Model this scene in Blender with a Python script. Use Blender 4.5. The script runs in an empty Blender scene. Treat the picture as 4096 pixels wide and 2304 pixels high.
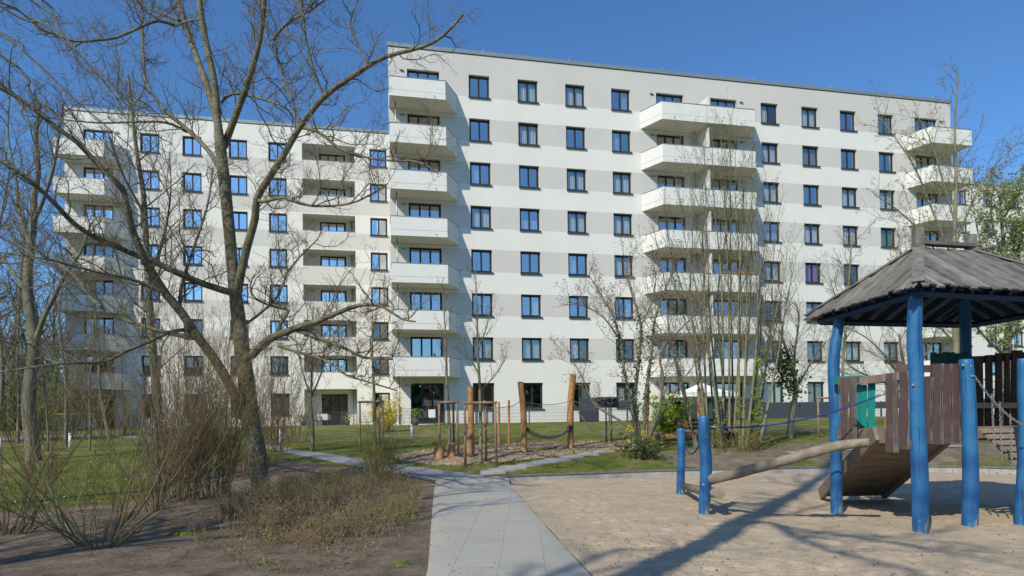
import bpy, bmesh, math, random
import numpy as np
from math import sin, cos, tan, pi, radians, sqrt, atan2
from mathutils import Vector, Matrix
random.seed(7)
rnd = random.random
def ru(a, b): return a + (b - a) * random.random()
SC = bpy.context.scene
COL = SC.collection

# ------------------------------------------------------------------ camera
EYE = 1.6
F, PIT, ROL, SY = 2720.0, 0.019268, -0.01614968, 480.3177
TH, D1, D2 = 0.21902854, 44.28633, 57.91807
FW = Vector((0, cos(PIT), sin(PIT))); RT = Vector((1, 0, 0)); UPV = RT.cross(FW)
CR = RT * cos(ROL) + UPV * sin(ROL); CU = -RT * sin(ROL) + UPV * cos(ROL)
cd = bpy.data.cameras.new('camera'); cam = bpy.data.objects.new('camera', cd); COL.objects.link(cam)
cd.sensor_width = 36; cd.lens = 36 * F / 4096; cd.shift_y = SY / 4096
cd.clip_end = 3000; cd.clip_start = 0.05
cam.matrix_world = Matrix(((CR.x, CU.x, -FW.x, 0), (CR.y, CU.y, -FW.y, 0), (CR.z, CU.z, -FW.z, EYE), (0, 0, 0, 1)))
SC.camera = cam
OV = 4096 / 2576
def ray(X, Y):
    return FW + CR * ((X * OV - 2048) / F) - CU * ((Y * OV - 1152 - SY) / F)
def at(X, Y, depth):                        # survey point at a distance from the camera plane
    d = ray(X, Y) * depth
    return (d.x, d.y, d.z + EYE)

# ------------------------------------------------------------------ terrain
PY = [-500, 16.5, 18.2, 19.3, 21, 22, 24, 27, 30, 35, 40, 44, 3000]
PZ = [0.0, 0.0, .17, .36, .58, .64, .72, .90, 1.05, 1.28, 1.44, 1.5, 1.5]
KERB = [(-0.32, 17.7), (1.6, 18.2), (3.6, 18.75), (5.2, 18.95), (7.0, 19.1), (9.0, 19.1), (10.6, 19.0), (12.0, 18.6), (13.2, 17.5), (15.5, 15.4), (17.5, 13.0)]
def kerb_y(x): return np.interp(x, [k[0] for k in KERB], [k[1] for k in KERB])
SANDL = [(1.1, 4.0), (.82, 6.9), (.52, 10.2), (.15, 14.6), (-.08, 16.6), (-0.22, 17.7)]   # right edge of the paving (y -> x)
def path_r(y): return np.interp(y, [s[1] for s in SANDL], [s[0] for s in SANDL])
def gz(x, y, sand=True):
    x = np.asarray(x, float); y = np.asarray(y, float)
    z = np.interp(y, PY, PZ)
    # bank behind the sandpit: its edge follows the kerb
    ky = kerb_y(x)
    zb = np.interp(y - ky, [-1, 0, .5, 1.6, 3.2], [.0, .15, .18, .42, .62])
    w = np.clip((x + .3) / .5, 0, 1)
    z = np.where((y < 23) & (x > -.3), np.minimum(z, z * (1 - w) + zb * w), z)
    z = z + .025 * np.sin(x * .9 + 1.3) * np.sin(y * .7) * np.clip((np.abs(x - 1) - 1.5) / 2, 0, 1)
    # planted bed left of the path is a little mounded
    m = np.exp(-(((x + 5.2) / 3.0) ** 2 + ((y - 14) / 3.4) ** 2))
    z = z + .16 * m
    if sand:
        ins = (x > path_r(y) + .1) & (y < ky + .11) & (x < 17) & (y > 2)
        z = np.where(ins, -.14, z)
    return z
def g(x, y): return float(gz(x, y, False))
def G(X, Y):                                # where the line of sight meets the ground
    d = ray(X, Y); t = 3.0
    while t < 200:
        p = d * t
        if p.z + EYE < g(p.x, p.y): break
        t += .05
    return (p.x, p.y, g(p.x, p.y))
def GD(X, depth):                           # ground point under picture column X at a distance
    d = ray(X, 1100) * depth
    return (d.x, d.y, g(d.x, d.y))

# ------------------------------------------------------------------ object helpers
def new_obj(name, data, parent=None, loc=None):
    o = bpy.data.objects.new(name, data); COL.objects.link(o)
    if parent: o.parent = parent
    if loc: o.location = loc
    return o
def tag(o, label=None, cat=None, group=None, kind=None):
    if label: o['label'] = label
    if cat: o['category'] = cat
    if group: o['group'] = group
    if kind: o['kind'] = kind
    return o
def thing(name, loc, label, cat, group=None, rz=0):
    o = new_obj(name, None); o.location = loc; o.rotation_euler = (0, 0, rz); o.empty_display_size = .1
    return tag(o, label, cat, group)
def np_mesh(name, V, Fc, mats, smooth=False, midx=None):
    V = np.asarray(V, np.float32).reshape(-1, 3); k = Fc.shape[1]; n = len(Fc)
    me = bpy.data.meshes.new(name)
    me.vertices.add(len(V)); me.vertices.foreach_set('co', V.ravel())
    me.loops.add(n * k); me.loops.foreach_set('vertex_index', Fc.astype(np.int32).ravel())
    me.polygons.add(n); me.polygons.foreach_set('loop_start', np.arange(0, n * k, k, dtype=np.int32))
    me.polygons.foreach_set('loop_total', np.full(n, k, np.int32))
    if smooth: me.polygons.foreach_set('use_smooth', np.ones(n, bool))
    for m in mats if isinstance(mats, (list, tuple)) else [mats]: me.materials.append(m)
    if midx is not None: me.polygons.foreach_set('material_index', midx.astype(np.int32))
    me.update(calc_edges=True)
    return me
class MB:                                   # boxes, prisms and tubes gathered into one mesh
    def __init__(s): s.v = []; s.f = []; s.sm = []; s.mi = []; s.cur = 0
    def _add(s, vs, fs, smooth=False):
        b = len(s.v); s.v += [tuple(v) for v in vs]
        for f in fs: s.f.append([b + i for i in f]); s.sm.append(smooth); s.mi.append(s.cur)
        return s
    def box(s, x0, x1, y0, y1, z0, z1, M=None):
        vs = [(x0, y0, z0), (x1, y0, z0), (x1, y1, z0), (x0, y1, z0), (x0, y0, z1), (x1, y0, z1), (x1, y1, z1), (x0, y1, z1)]
        if M: vs = [tuple(M @ Vector(v)) for v in vs]
        return s._add(vs, [(0, 3, 2, 1), (4, 5, 6, 7), (0, 1, 5, 4), (1, 2, 6, 5), (2, 3, 7, 6), (3, 0, 4, 7)])
    def quad(s, a, b, c, d): return s._add([a, b, c, d], [(0, 1, 2, 3)])
    def prism(s, poly, z0, z1, M=None):     # poly counter-clockwise in x,y
        n = len(poly); vs = [(x, y, z0) for x, y in poly] + [(x, y, z1) for x, y in poly]
        if M: vs = [tuple(M @ Vector(v)) for v in vs]
        fs = [tuple(range(n - 1, -1, -1)), tuple(range(n, 2 * n))] + [(i, (i + 1) % n, n + (i + 1) % n, n + i) for i in range(n)]
        return s._add(vs, fs)
    def tube(s, pts, rad, sides=10, caps=True, smooth=True, wob=0):
        P = [Vector(p) for p in pts]; n = len(P)
        if not hasattr(rad, '__len__'): rad = [rad] * n
        vs = []; prev = None
        for i in range(n):
            t = (P[min(i + 1, n - 1)] - P[max(i - 1, 0)]).normalized()
            if prev is None:
                prev = t.cross(Vector((0, 0, 1)) if abs(t.z) < .9 else Vector((1, 0, 0))).normalized()
            a = (prev - t * prev.dot(t)).normalized(); b = t.cross(a); prev = a
            for k in range(sides):
                w = 2 * pi * k / sides; rr = rad[i] * (1 + (ru(-wob, wob) if wob else 0))
                vs.append(P[i] + (a * cos(w) + b * sin(w)) * rr)
        fs = [(i * sides + k, i * sides + (k + 1) % sides, (i + 1) * sides + (k + 1) % sides, (i + 1) * sides + k) for i in range(n - 1) for k in range(sides)]
        s._add(vs, fs, smooth)
        if caps:
            b = len(s.v) - n * sides
            s.f.append([b + k for k in range(sides - 1, -1, -1)]); s.sm.append(False); s.mi.append(s.cur)
            s.f.append([b + (n - 1) * sides + k for k in range(sides)]); s.sm.append(False); s.mi.append(s.cur)
        return s
    def mesh(s, name, mats):
        me = bpy.data.meshes.new(name); me.from_pydata(s.v, [], s.f)
        me.polygons.foreach_set('use_smooth', s.sm); me.polygons.foreach_set('material_index', s.mi)
        for m in mats if isinstance(mats, (list, tuple)) else [mats]: me.materials.append(m)
        me.update(); return me
    def build(s, name, mats, parent=None, loc=None): return new_obj(name, s.mesh(name, mats), parent, loc)

# ------------------------------------------------------------------ materials
def nodes(name):
    m = bpy.data.materials.new(name); m.use_nodes = True; nt = m.node_tree
    return m, nt, nt.nodes['Principled BSDF'], nt.nodes.new, nt.links.new
def rgba(c): return (c[0], c[1], c[2], 1)
def pm(name, c1, c2=None, scale=5, rough=.8, bump=0, bscale=None, stretch=(1, 1, 1), metal=0, c3=None, s3=.6, bd=.02, spec=.3, lo=.35, hi=.65):
    m, nt, b, N, L = nodes(name)
    b.inputs['Roughness'].default_value = rough; b.inputs['Metallic'].default_value = metal
    b.inputs['Specular IOR Level'].default_value = spec
    tc = N('ShaderNodeTexCoord'); mp = N('ShaderNodeMapping'); mp.inputs['Scale'].default_value = stretch
    L(tc.outputs['Object'], mp.inputs['Vector'])
    if c2 is None: b.inputs['Base Color'].default_value = rgba(c1)
    else:
        nz = N('ShaderNodeTexNoise'); nz.inputs['Scale'].default_value = scale; nz.inputs['Detail'].default_value = 6; nz.inputs['Roughness'].default_value = .65
        L(mp.outputs[0], nz.inputs['Vector'])
        cr = N('ShaderNodeValToRGB'); cr.color_ramp.elements[0].position = lo; cr.color_ramp.elements[1].position = hi
        cr.color_ramp.elements[0].color = rgba(c1); cr.color_ramp.elements[1].color = rgba(c2); L(nz.outputs['Fac'], cr.inputs['Fac'])
        out = cr.outputs['Color']
        if c3:
            n2 = N('ShaderNodeTexNoise'); n2.inputs['Scale'].default_value = s3; n2.inputs['Detail'].default_value = 5
            L(mp.outputs[0], n2.inputs['Vector'])
            r2 = N('ShaderNodeValToRGB'); r2.color_ramp.elements[0].position = .52; r2.color_ramp.elements[1].position = .66
            L(n2.outputs['Fac'], r2.inputs['Fac'])
            mx = N('ShaderNodeMix'); mx.data_type = 'RGBA'; L(r2.outputs['Color'], mx.inputs[0]); L(out, mx.inputs[6]); mx.inputs[7].default_value = rgba(c3)
            out = mx.outputs[2]
        L(out, b.inputs['Base Color'])
    if bump:
        nb = N('ShaderNodeTexNoise'); nb.inputs['Scale'].default_value = bscale or scale * 3; nb.inputs['Detail'].default_value = 8
        L(mp.outputs[0], nb.inputs['Vector'])
        bp = N('ShaderNodeBump'); bp.inputs['Strength'].default_value = bump; bp.inputs['Distance'].default_value = bd
        L(nb.outputs['Fac'], bp.inputs['Height']); L(bp.outputs['Normal'], b.inputs['Normal'])
    return m
def leafmat(name, c1, c2, trans=.3, rough=.6):
    m, nt, b, N, L = nodes(name)
    gi = N('ShaderNodeNewGeometry'); cr = N('ShaderNodeValToRGB')
    cr.color_ramp.elements[0].color = rgba(c1); cr.color_ramp.elements[1].color = rgba(c2)
    L(gi.outputs['Random Per Island'], cr.inputs['Fac']); L(cr.outputs['Color'], b.inputs['Base Color'])
    b.inputs['Roughness'].default_value = rough; b.inputs['Specular IOR Level'].default_value = .25
    if trans:
        tr = N('ShaderNodeBsdfTranslucent'); L(cr.outputs['Color'], tr.inputs['Color'])
        mx = N('ShaderNodeMixShader'); mx.inputs[0].default_value = trans
        L(b.outputs[0], mx.inputs[1]); L(tr.outputs[0], mx.inputs[2]); L(mx.outputs[0], nt.nodes['Material Output'].inputs['Surface'])
    return m
WHITE = (.725, .71, .662); GREY = (.585, .56, .525)
def render_mat(name, mode):
    # banded render: grey stripes and white stripes repeat with the storeys
    m, nt, b, N, L = nodes(name); b.inputs['Roughness'].default_value = .9; b.inputs['Specular IOR Level'].default_value = .15
    tc = N('ShaderNodeTexCoord'); sp = N('ShaderNodeSeparateXYZ'); L(tc.outputs['Object'], sp.inputs[0])
    def M(op, a, bb=None):
        n = N('ShaderNodeMath'); n.operation = op
        for i, v in enumerate((a, bb)):
            if v is None: continue
            if isinstance(v, (int, float)): n.inputs[i].default_value = v
            else: L(v, n.inputs[i])
        return n.outputs[0]
    z = sp.outputs['Z']
    ztop = 24.16 if mode == 'main' else 22.80
    hb = 1.46 if mode == 'main' else 1.33
    ph = M('MODULO', M('ADD', M('SUBTRACT', ztop, z), 28.5), 2.85)       # distance below the last band top
    band = M('LESS_THAN', ph, hb)
    band = M('MULTIPLY', band, M('GREATER_THAN', z, 5.3 if mode == 'main' else 7.0))
    if mode == 'main': band = M('MAXIMUM', band, M('GREATER_THAN', z, 22.70))
    else: band = M('MULTIPLY', band, M('LESS_THAN', z, 23.2))
    if mode == 'plain': band = M('MULTIPLY', band, 0.0)
    mp = N('ShaderNodeMapping'); mp.inputs['Scale'].default_value = (2.2, 2.2, 16); L(tc.outputs['Object'], mp.inputs[0])
    nz = N('ShaderNodeTexNoise'); nz.inputs['Scale'].default_value = 3; nz.inputs['Detail'].default_value = 7; L(mp.outputs[0], nz.inputs['Vector'])
    n2 = N('ShaderNodeTexNoise'); n2.inputs['Scale'].default_value = .35; n2.inputs['Detail'].default_value = 4; L(tc.outputs['Object'], n2.inputs['Vector'])
    mx = N('ShaderNodeMix'); mx.data_type = 'RGBA'; L(band, mx.inputs[0]); mx.inputs[6].default_value = rgba(WHITE); mx.inputs[7].default_value = rgba(GREY if mode == 'main' else (.60, .575, .54))
    k = M('ADD', M('MULTIPLY', nz.outputs['Fac'], .24), M('MULTIPLY', n2.outputs['Fac'], .18)); k = M('ADD', k, .765)
    m3 = N('ShaderNodeMapping'); m3.inputs['Scale'].default_value = (.9, .9, .12); L(tc.outputs['Object'], m3.inputs[0]); n3_ = N('ShaderNodeTexNoise'); n3_.inputs['Scale'].default_value = 2; n3_.inputs['Detail'].default_value = 5; L(m3.outputs[0], n3_.inputs['Vector']); k = M('ADD', k, M('MULTIPLY', n3_.outputs['Fac'], .06))
    vm = N('ShaderNodeVectorMath'); vm.operation = 'SCALE'; L(mx.outputs[2], vm.inputs[0]); L(k, vm.inputs['Scale'])
    L(vm.outputs[0], b.inputs['Base Color'])
    bp = N('ShaderNodeBump'); bp.inputs['Strength'].default_value = .25; bp.inputs['Distance'].default_value = .01
    L(nz.outputs['Fac'], bp.inputs['Height']); L(bp.outputs[0], b.inputs['Normal'])
    return m
def glass_mat(name, fac, tint=(.92, .95, 1)):
    m, nt, b, N, L = nodes(name); nt.nodes.remove(b)
    t = N('ShaderNodeBsdfTransparent'); t.inputs[0].default_value = (.75, .8, .8, 1)
    gl = N('ShaderNodeBsdfGlossy'); gl.inputs['Color'].default_value = rgba(tint); gl.inputs['Roughness'].default_value = .01
    mx = N('ShaderNodeMixShader'); mx.inputs[0].default_value = fac
    L(t.outputs[0], mx.inputs[1]); L(gl.outputs[0], mx.inputs[2]); L(mx.outputs[0], nt.nodes['Material Output'].inputs['Surface'])
    return m
M = {}
M['main'] = render_mat('render_main', 'main'); M['wing'] = render_mat('render_wing', 'wing'); M['plainwall'] = render_mat('render_plain', 'plain')
M['parapet'] = pm('parapet', (.745, .735, .695), (.69, .68, .64), 1.2, .85, .08, 40, bd=.005)
M['soffit'] = pm('soffit', (.74, .705, .63), (.68, .65, .58), 2, .9)
M['frame'] = pm('frame', (.026, .029, .034), None, rough=.45)
M['coping'] = pm('coping', (.30, .34, .34), (.25, .29, .30), 3, .45, metal=.4)
M['sill'] = pm('sill', (.06, .065, .075), None, rough=.4, metal=.3)
M['glass'] = glass_mat('glass', .55, (.96, .95, .93)); M['glassclear'] = glass_mat('glass_clear', .27, (.96, .96, .95)); M['glass2'] = glass_mat('glass_wing', .82, (.97, .98, .98))
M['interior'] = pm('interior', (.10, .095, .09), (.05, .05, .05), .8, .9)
M['curtain'] = pm('curtain', (.74, .76, .74), (.55, .57, .57), 9, .9, stretch=(6, 6, .3))
M['blind'] = pm('blind', (.42, .47, .44), None, rough=.8)
M['magenta'] = pm('magenta_cloth', (.55, .03, .38), (.4, .02, .28), 6, .8)
M['greencurtain'] = pm('green_cloth', (.12, .30, .07), (.08, .22, .05), 6, .8)
M['metal'] = pm('galvanised', (.42, .45, .47), (.32, .35, .37), 8, .4, metal=.6)
M['lampmat'] = pm('lamp_shell', (.05, .05, .05), None, rough=.5)
M['lampglass'] = pm('lamp_lens', (.55, .52, .45), None, rough=.3)
M['fence'] = pm('fence_coat', (.06, .075, .085), None, rough=.5)
M['panel'] = pm('screen_slats', (.075, .09, .105), (.055, .065, .08), 3, .6, .2, stretch=(1, 1, 10))
M['bark'] = pm('bark', (.22, .205, .115), (.105, .095, .06), 4, .9, 1.0, 14, (1, 1, 1.6), c3=(.20, .19, .145), s3=2.2, bd=.03)
M['barkdark'] = pm('bark_dark', (.12, .105, .075), (.07, .06, .045), 5, .9, .6, 22)
M['barkgrey'] = pm('bark_grey', (.20, .188, .145), (.115, .105, .08), 4, .9, .6, 20, (1, 1, .4), c3=(.20, .21, .09), s3=1.5)
M['barkpale'] = pm('bark_pale', (.26, .25, .155), (.15, .145, .09), 6, .85, .5, 20, (1, 1, .3))
M['twig'] = pm('twig', (.21, .18, .13), (.13, .108, .075), 3, .9)
M['twiggrey'] = pm('twig_grey', (.19, .17, .115), (.12, .105, .07), 3, .9)
M['twigred'] = pm('twig_red', (.17, .10, .062), (.15, .132, .08), 1.6, .8, lo=.42, hi=.58)
M['twiggreen'] = pm('twig_green', (.19, .19, .07), (.22, .125, .07), 1.3, .8, lo=.45, hi=.6)
M['lime'] = leafmat('lime_leaf', (.20, .33, .03), (.36, .46, .07), .4)
M['twigdry'] = pm('twig_dry', (.30, .205, .13), (.18, .135, .085), 3, .9)
M['bud'] = leafmat('bud', (.20, .15, .08), (.30, .25, .12), .15)
M['pinkbud'] = leafmat('pink_bud', (.25, .17, .14), (.36, .27, .22), .2)
M['catkin'] = leafmat('catkin', (.30, .26, .08), (.22, .17, .05), .25)
M['leaf'] = leafmat('fresh_leaf', (.14, .22, .03), (.27, .34, .06), .35)
M['leafpale'] = leafmat('pale_leaf', (.22, .28, .09), (.40, .43, .20), .35)
M['ivy'] = leafmat('ivy_leaf', (.04, .08, .015), (.11, .15, .04), .15, .4)
M['yellow'] = leafmat('yellow_flower', (.75, .58, .02), (.62, .45, .02), .2)
M['dryleaf'] = leafmat('dry_leaf', (.16, .10, .055), (.30, .23, .15), .1)
M['blade'] = leafmat('grass_blade', (.11, .15, .028), (.21, .24, .06), .3)
M['chip'] = leafmat('wood_chip', (.58, .43, .28), (.34, .24, .15), 0, .9)
M['debris'] = leafmat('debris', (.05, .035, .025), (.16, .11, .07), 0, .9)
def blue_paint():
    m, nt, b, N, L = nodes('blue_paint'); b.inputs['Roughness'].default_value = .5
    tc = N('ShaderNodeTexCoord')
    n1 = N('ShaderNodeTexNoise'); n1.inputs['Scale'].default_value = 3; n1.inputs['Detail'].default_value = 5; L(tc.outputs['Object'], n1.inputs['Vector'])
    c = N('ShaderNodeValToRGB'); c.color_ramp.elements[0].position = .3; c.color_ramp.elements[1].position = .7
    c.color_ramp.elements[0].color = (.010, .080, .25, 1); c.color_ramp.elements[1].color = (.03, .17, .36, 1); L(n1.outputs['Fac'], c.inputs['Fac'])
    n2 = N('ShaderNodeTexNoise'); n2.inputs['Scale'].default_value = 9; n2.inputs['Detail'].default_value = 9; n2.inputs['Roughness'].default_value = .75
    mp = N('ShaderNodeMapping'); mp.inputs['Scale'].default_value = (1, 1, .3); L(tc.outputs['Object'], mp.inputs[0]); L(mp.outputs[0], n2.inputs['Vector'])
    sp = N('ShaderNodeSeparateXYZ'); L(tc.outputs['Object'], sp.inputs[0])
    mr = N('ShaderNodeMapRange'); mr.inputs[1].default_value = 0; mr.inputs[2].default_value = .5; mr.inputs[3].default_value = .12; mr.inputs[4].default_value = 0; L(sp.outputs['Z'], mr.inputs[0])
    ad = N('ShaderNodeMath'); L(n2.outputs['Fac'], ad.inputs[0]); L(mr.outputs[0], ad.inputs[1])
    r = N('ShaderNodeValToRGB'); r.color_ramp.elements[0].position = .63; r.color_ramp.elements[1].position = .67; L(ad.outputs[0], r.inputs['Fac'])
    mx = N('ShaderNodeMix'); mx.data_type = 'RGBA'; L(r.outputs['Color'], mx.inputs[0]); L(c.outputs['Color'], mx.inputs[6]); mx.inputs[7].default_value = (.26, .22, .15, 1)
    m4 = N('ShaderNodeMapping'); m4.inputs['Scale'].default_value = (26, 26, .9); L(tc.outputs['Object'], m4.inputs[0]); n4 = N('ShaderNodeTexNoise'); n4.inputs['Scale'].default_value = 1; n4.inputs['Detail'].default_value = 4; L(m4.outputs[0], n4.inputs['Vector'])
    r4 = N('ShaderNodeValToRGB'); r4.color_ramp.elements[0].position = .30; r4.color_ramp.elements[0].color = (.35, .35, .35, 1); r4.color_ramp.elements[1].position = .40; r4.color_ramp.elements[1].color = (1, 1, 1, 1); L(n4.outputs['Fac'], r4.inputs[0])
    n5 = N('ShaderNodeTexNoise'); n5.inputs['Scale'].default_value = 1.6; n5.inputs['Detail'].default_value = 3; L(tc.outputs['Object'], n5.inputs['Vector']); r5 = N('ShaderNodeValToRGB'); r5.color_ramp.elements[0].position = .35; r5.color_ramp.elements[0].color = (.66, .68, .8, 1); r5.color_ramp.elements[1].position = .62; r5.color_ramp.elements[1].color = (1.15, 1.2, 1.1, 1); L(n5.outputs['Fac'], r5.inputs[0])
    q1 = N('ShaderNodeMix'); q1.data_type = 'RGBA'; q1.blend_type = 'MULTIPLY'; q1.inputs[0].default_value = 1; L(mx.outputs[2], q1.inputs[6]); L(r4.outputs[0], q1.inputs[7])
    q2 = N('ShaderNodeMix'); q2.data_type = 'RGBA'; q2.blend_type = 'MULTIPLY'; q2.inputs[0].default_value = 1; L(q1.outputs[2], q2.inputs[6]); L(r5.outputs[0], q2.inputs[7]); L(q2.outputs[2], b.inputs['Base Color'])
    bp = N('ShaderNodeBump'); bp.inputs['Strength'].default_value = .6; bp.inputs['Distance'].default_value = .012; L(n4.outputs['Fac'], bp.inputs['Height']); L(bp.outputs[0], b.inputs['Normal'])
    return m
M['blue'] = blue_paint()
M['bluedark'] = pm('blue_stain', (.012, .05, .13), (.01, .035, .09), 4, .7)
M['robinia'] = pm('orange_wood', (.46, .23, .08), (.34, .165, .06), 4, .7, .4, 25, (1, 1, .15), c3=(.40, .25, .13), s3=3)
M['stake'] = pm('stake_wood', (.34, .24, .16), (.22, .15, .10), 5, .8, .3, 25, (1, 1, .2))
M['greywood'] = pm('grey_wood', (.235, .215, .19), (.11, .10, .09), 7, .85, .8, 30, (1, 1, 1), c3=(.16, .145, .125), s3=2.5, bd=.01)
M['logwood'] = pm('log_wood', (.34, .285, .21), (.21, .17, .125), 6, .85, .8, 30, c3=(.20, .16, .12), s3=4)
M['purple'] = pm('mauve_paint', (.12, .075, .075), (.09, .055, .055), 5, .65, .3, 40, c3=(.14, .09, .085), s3=5)
M['teal'] = pm('teal_paint', (.01, .28, .24), (.015, .23, .20), 5, .6)
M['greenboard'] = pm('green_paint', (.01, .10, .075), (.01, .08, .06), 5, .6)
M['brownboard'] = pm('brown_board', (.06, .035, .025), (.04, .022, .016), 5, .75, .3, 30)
M['deckwood'] = pm('deck_wood', (.28, .22, .165), (.19, .15, .11), 6, .85, .5, 35)
M['chain'] = pm('chain', (.45, .45, .45), None, rough=.35, metal=.8)
M['rope'] = pm('rope', (.36, .27, .20), (.22, .16, .12), 40, .9, .5, 80)
M['bluerope'] = pm('blue_rope', (.03, .07, .25), (.02, .05, .18), 60, .8, .4, 100)
M['palerope'] = pm('pale_rope', (.32, .30, .25), (.22, .2, .17), 40, .9)
M['kerb'] = pm('kerb_concrete', (.40, .40, .39), (.30, .30, .29), 4, .85, .3, 60, c3=(.24, .24, .22), s3=1.5)
M['kerbcap'] = pm('kerb_cap', (.20, .19, .175), (.13, .125, .115), 7, .9, .3, 50)
M['slab'] = pm('stepping_stone', (.38, .37, .36), (.28, .275, .27), 4, .85, .3, 60)
M['canvas'] = pm('canvas', (.80, .80, .77), (.74, .74, .71), 2, .85)
M['black'] = pm('black_iron', (.02, .02, .022), None, rough=.5)
M['benchwood'] = pm('bench_wood', (.15, .08, .05), (.10, .055, .035), 6, .7)
M['binblue'] = pm('bin_blue', (.02, .14, .26), None, rough=.45)
M['plastic'] = pm('white_plastic', (.7, .7, .7), None, rough=.4)
M['wicker'] = pm('wicker', (.10, .10, .11), (.06, .06, .065), 30, .8)
M['yellowlid'] = pm('yellow_lid', (.75, .50, .03), None, rough=.5)
M['greylid'] = pm('grey_bin', (.06, .065, .07), None, rough=.5)
M['moss'] = pm('moss', (.14, .20, .03), (.07, .10, .02), 30, .95, .8, 90)

# ------------------------------------------------------------------ world and sun
SUN_AZ, SUN_EL = radians(32.5), radians(40)
w = bpy.data.worlds.new('World'); SC.world = w; w.use_nodes = True
nt = w.node_tree; bg = nt.nodes['Background']; sky = nt.nodes.new('ShaderNodeTexSky'); sky.sky_type = 'NISHITA'
sky.sun_disc = False; sky.sun_elevation = SUN_EL; sky.sun_rotation = pi + SUN_AZ
sky.altitude = 200; sky.air_density = 1.0; sky.dust_density = .7; sky.ozone_density = 5.0
tint = nt.nodes.new('ShaderNodeVectorMath'); tint.operation = 'MULTIPLY'; tint.inputs[1].default_value = (.69, 1.0, 1.22)   # clear spring sky, camera white balance
nt.links.new(sky.outputs[0], tint.inputs[0]); nt.links.new(tint.outputs[0], bg.inputs['Color']); bg.inputs['Strength'].default_value = .120
sl = bpy.data.lights.new('sun', 'SUN'); sl.energy = 3.9; sl.angle = radians(.53); sl.color = (1, .925, .765)
so = new_obj('sun', sl)
sd = Vector((sin(SUN_AZ) * cos(SUN_EL), cos(SUN_AZ) * cos(SUN_EL), -sin(SUN_EL)))
so.rotation_euler = sd.to_track_quat('-Z', 'Y').to_euler(); so.location = (-20, -30, 40)
SC.view_settings.view_transform = 'Standard'; SC.view_settings.look = 'None'; SC.view_settings.exposure = .12
SC.cycles.max_bounces = 6; SC.cycles.transparent_max_bounces = 16; SC.cycles.use_denoising = True

# ------------------------------------------------------------------ ground sheets
def vnoise(x, y, s, seed=0):
    x = x * s + seed * 17.3; y = y * s + seed * 7.1
    xi = np.floor(x); yi = np.floor(y); fx = x - xi; fy = y - yi; fx = fx * fx * (3 - 2 * fx); fy = fy * fy * (3 - 2 * fy)
    h = lambda a, b: np.modf(np.abs(np.sin(a * 127.1 + b * 311.7) * 43758.5453))[0]
    return (h(xi, yi) * (1 - fx) + h(xi + 1, yi) * fx) * (1 - fy) + (h(xi, yi + 1) * (1 - fx) + h(xi + 1, yi + 1) * fx) * fy
def seg_poly_mask(x, y, poly):
    ins = np.zeros(x.shape, bool); n = len(poly)
    for i in range(n):
        x1, y1 = poly[i]; x2, y2 = poly[(i + 1) % n]
        c = ((y1 > y) != (y2 > y)) & (x < (x2 - x1) * (y - y1) / (y2 - y1 + 1e-12) + x1); ins ^= c
    return ins
def grid_faces(nx, ny):
    i, j = np.meshgrid(np.arange(nx - 1), np.arange(ny - 1)); a = (j * nx + i).ravel()
    return np.stack([a, a + 1, a + nx + 1, a + nx], 1)
bedpx = [(-900, 1420), (-500, 1330), (0, 1292), (150, 1275), (300, 1268), (400, 1240), (520, 1200), (640, 1165), (760, 1160), (850, 1172), (960, 1185), (1060, 1203), (1092, 1213)]
bed = [G(*p)[:2] for p in bedpx]
soilpoly = bed + [(0.2, 12), (0.6, -5), (-30, -5), (-30, bed[0][1])]
xs = np.concatenate([np.arange(-900, -60, 60.), np.arange(-60, -16, 2.), np.arange(-16, 18, .2), np.arange(18, 60, 2.), np.arange(60, 960, 60.)])
ys = np.concatenate([np.arange(-900, -60, 60.), np.arange(-60, 3, 2.), np.arange(3, 26, .2), np.arange(26, 60, .75), np.arange(60, 1500, 60.)])
X_, Y_ = np.meshgrid(xs, ys); Z_ = gz(X_, Y_)
me = np_mesh('ground', np.stack([X_, Y_, Z_], -1), grid_faces(len(xs), len(ys)), [], True)
soil = seg_poly_mask(X_ + .6 * (vnoise(X_, Y_, .8) - .5), Y_ + .8 * (vnoise(X_, Y_, 1.1, 2) - .5), soilpoly).astype(float)
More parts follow.
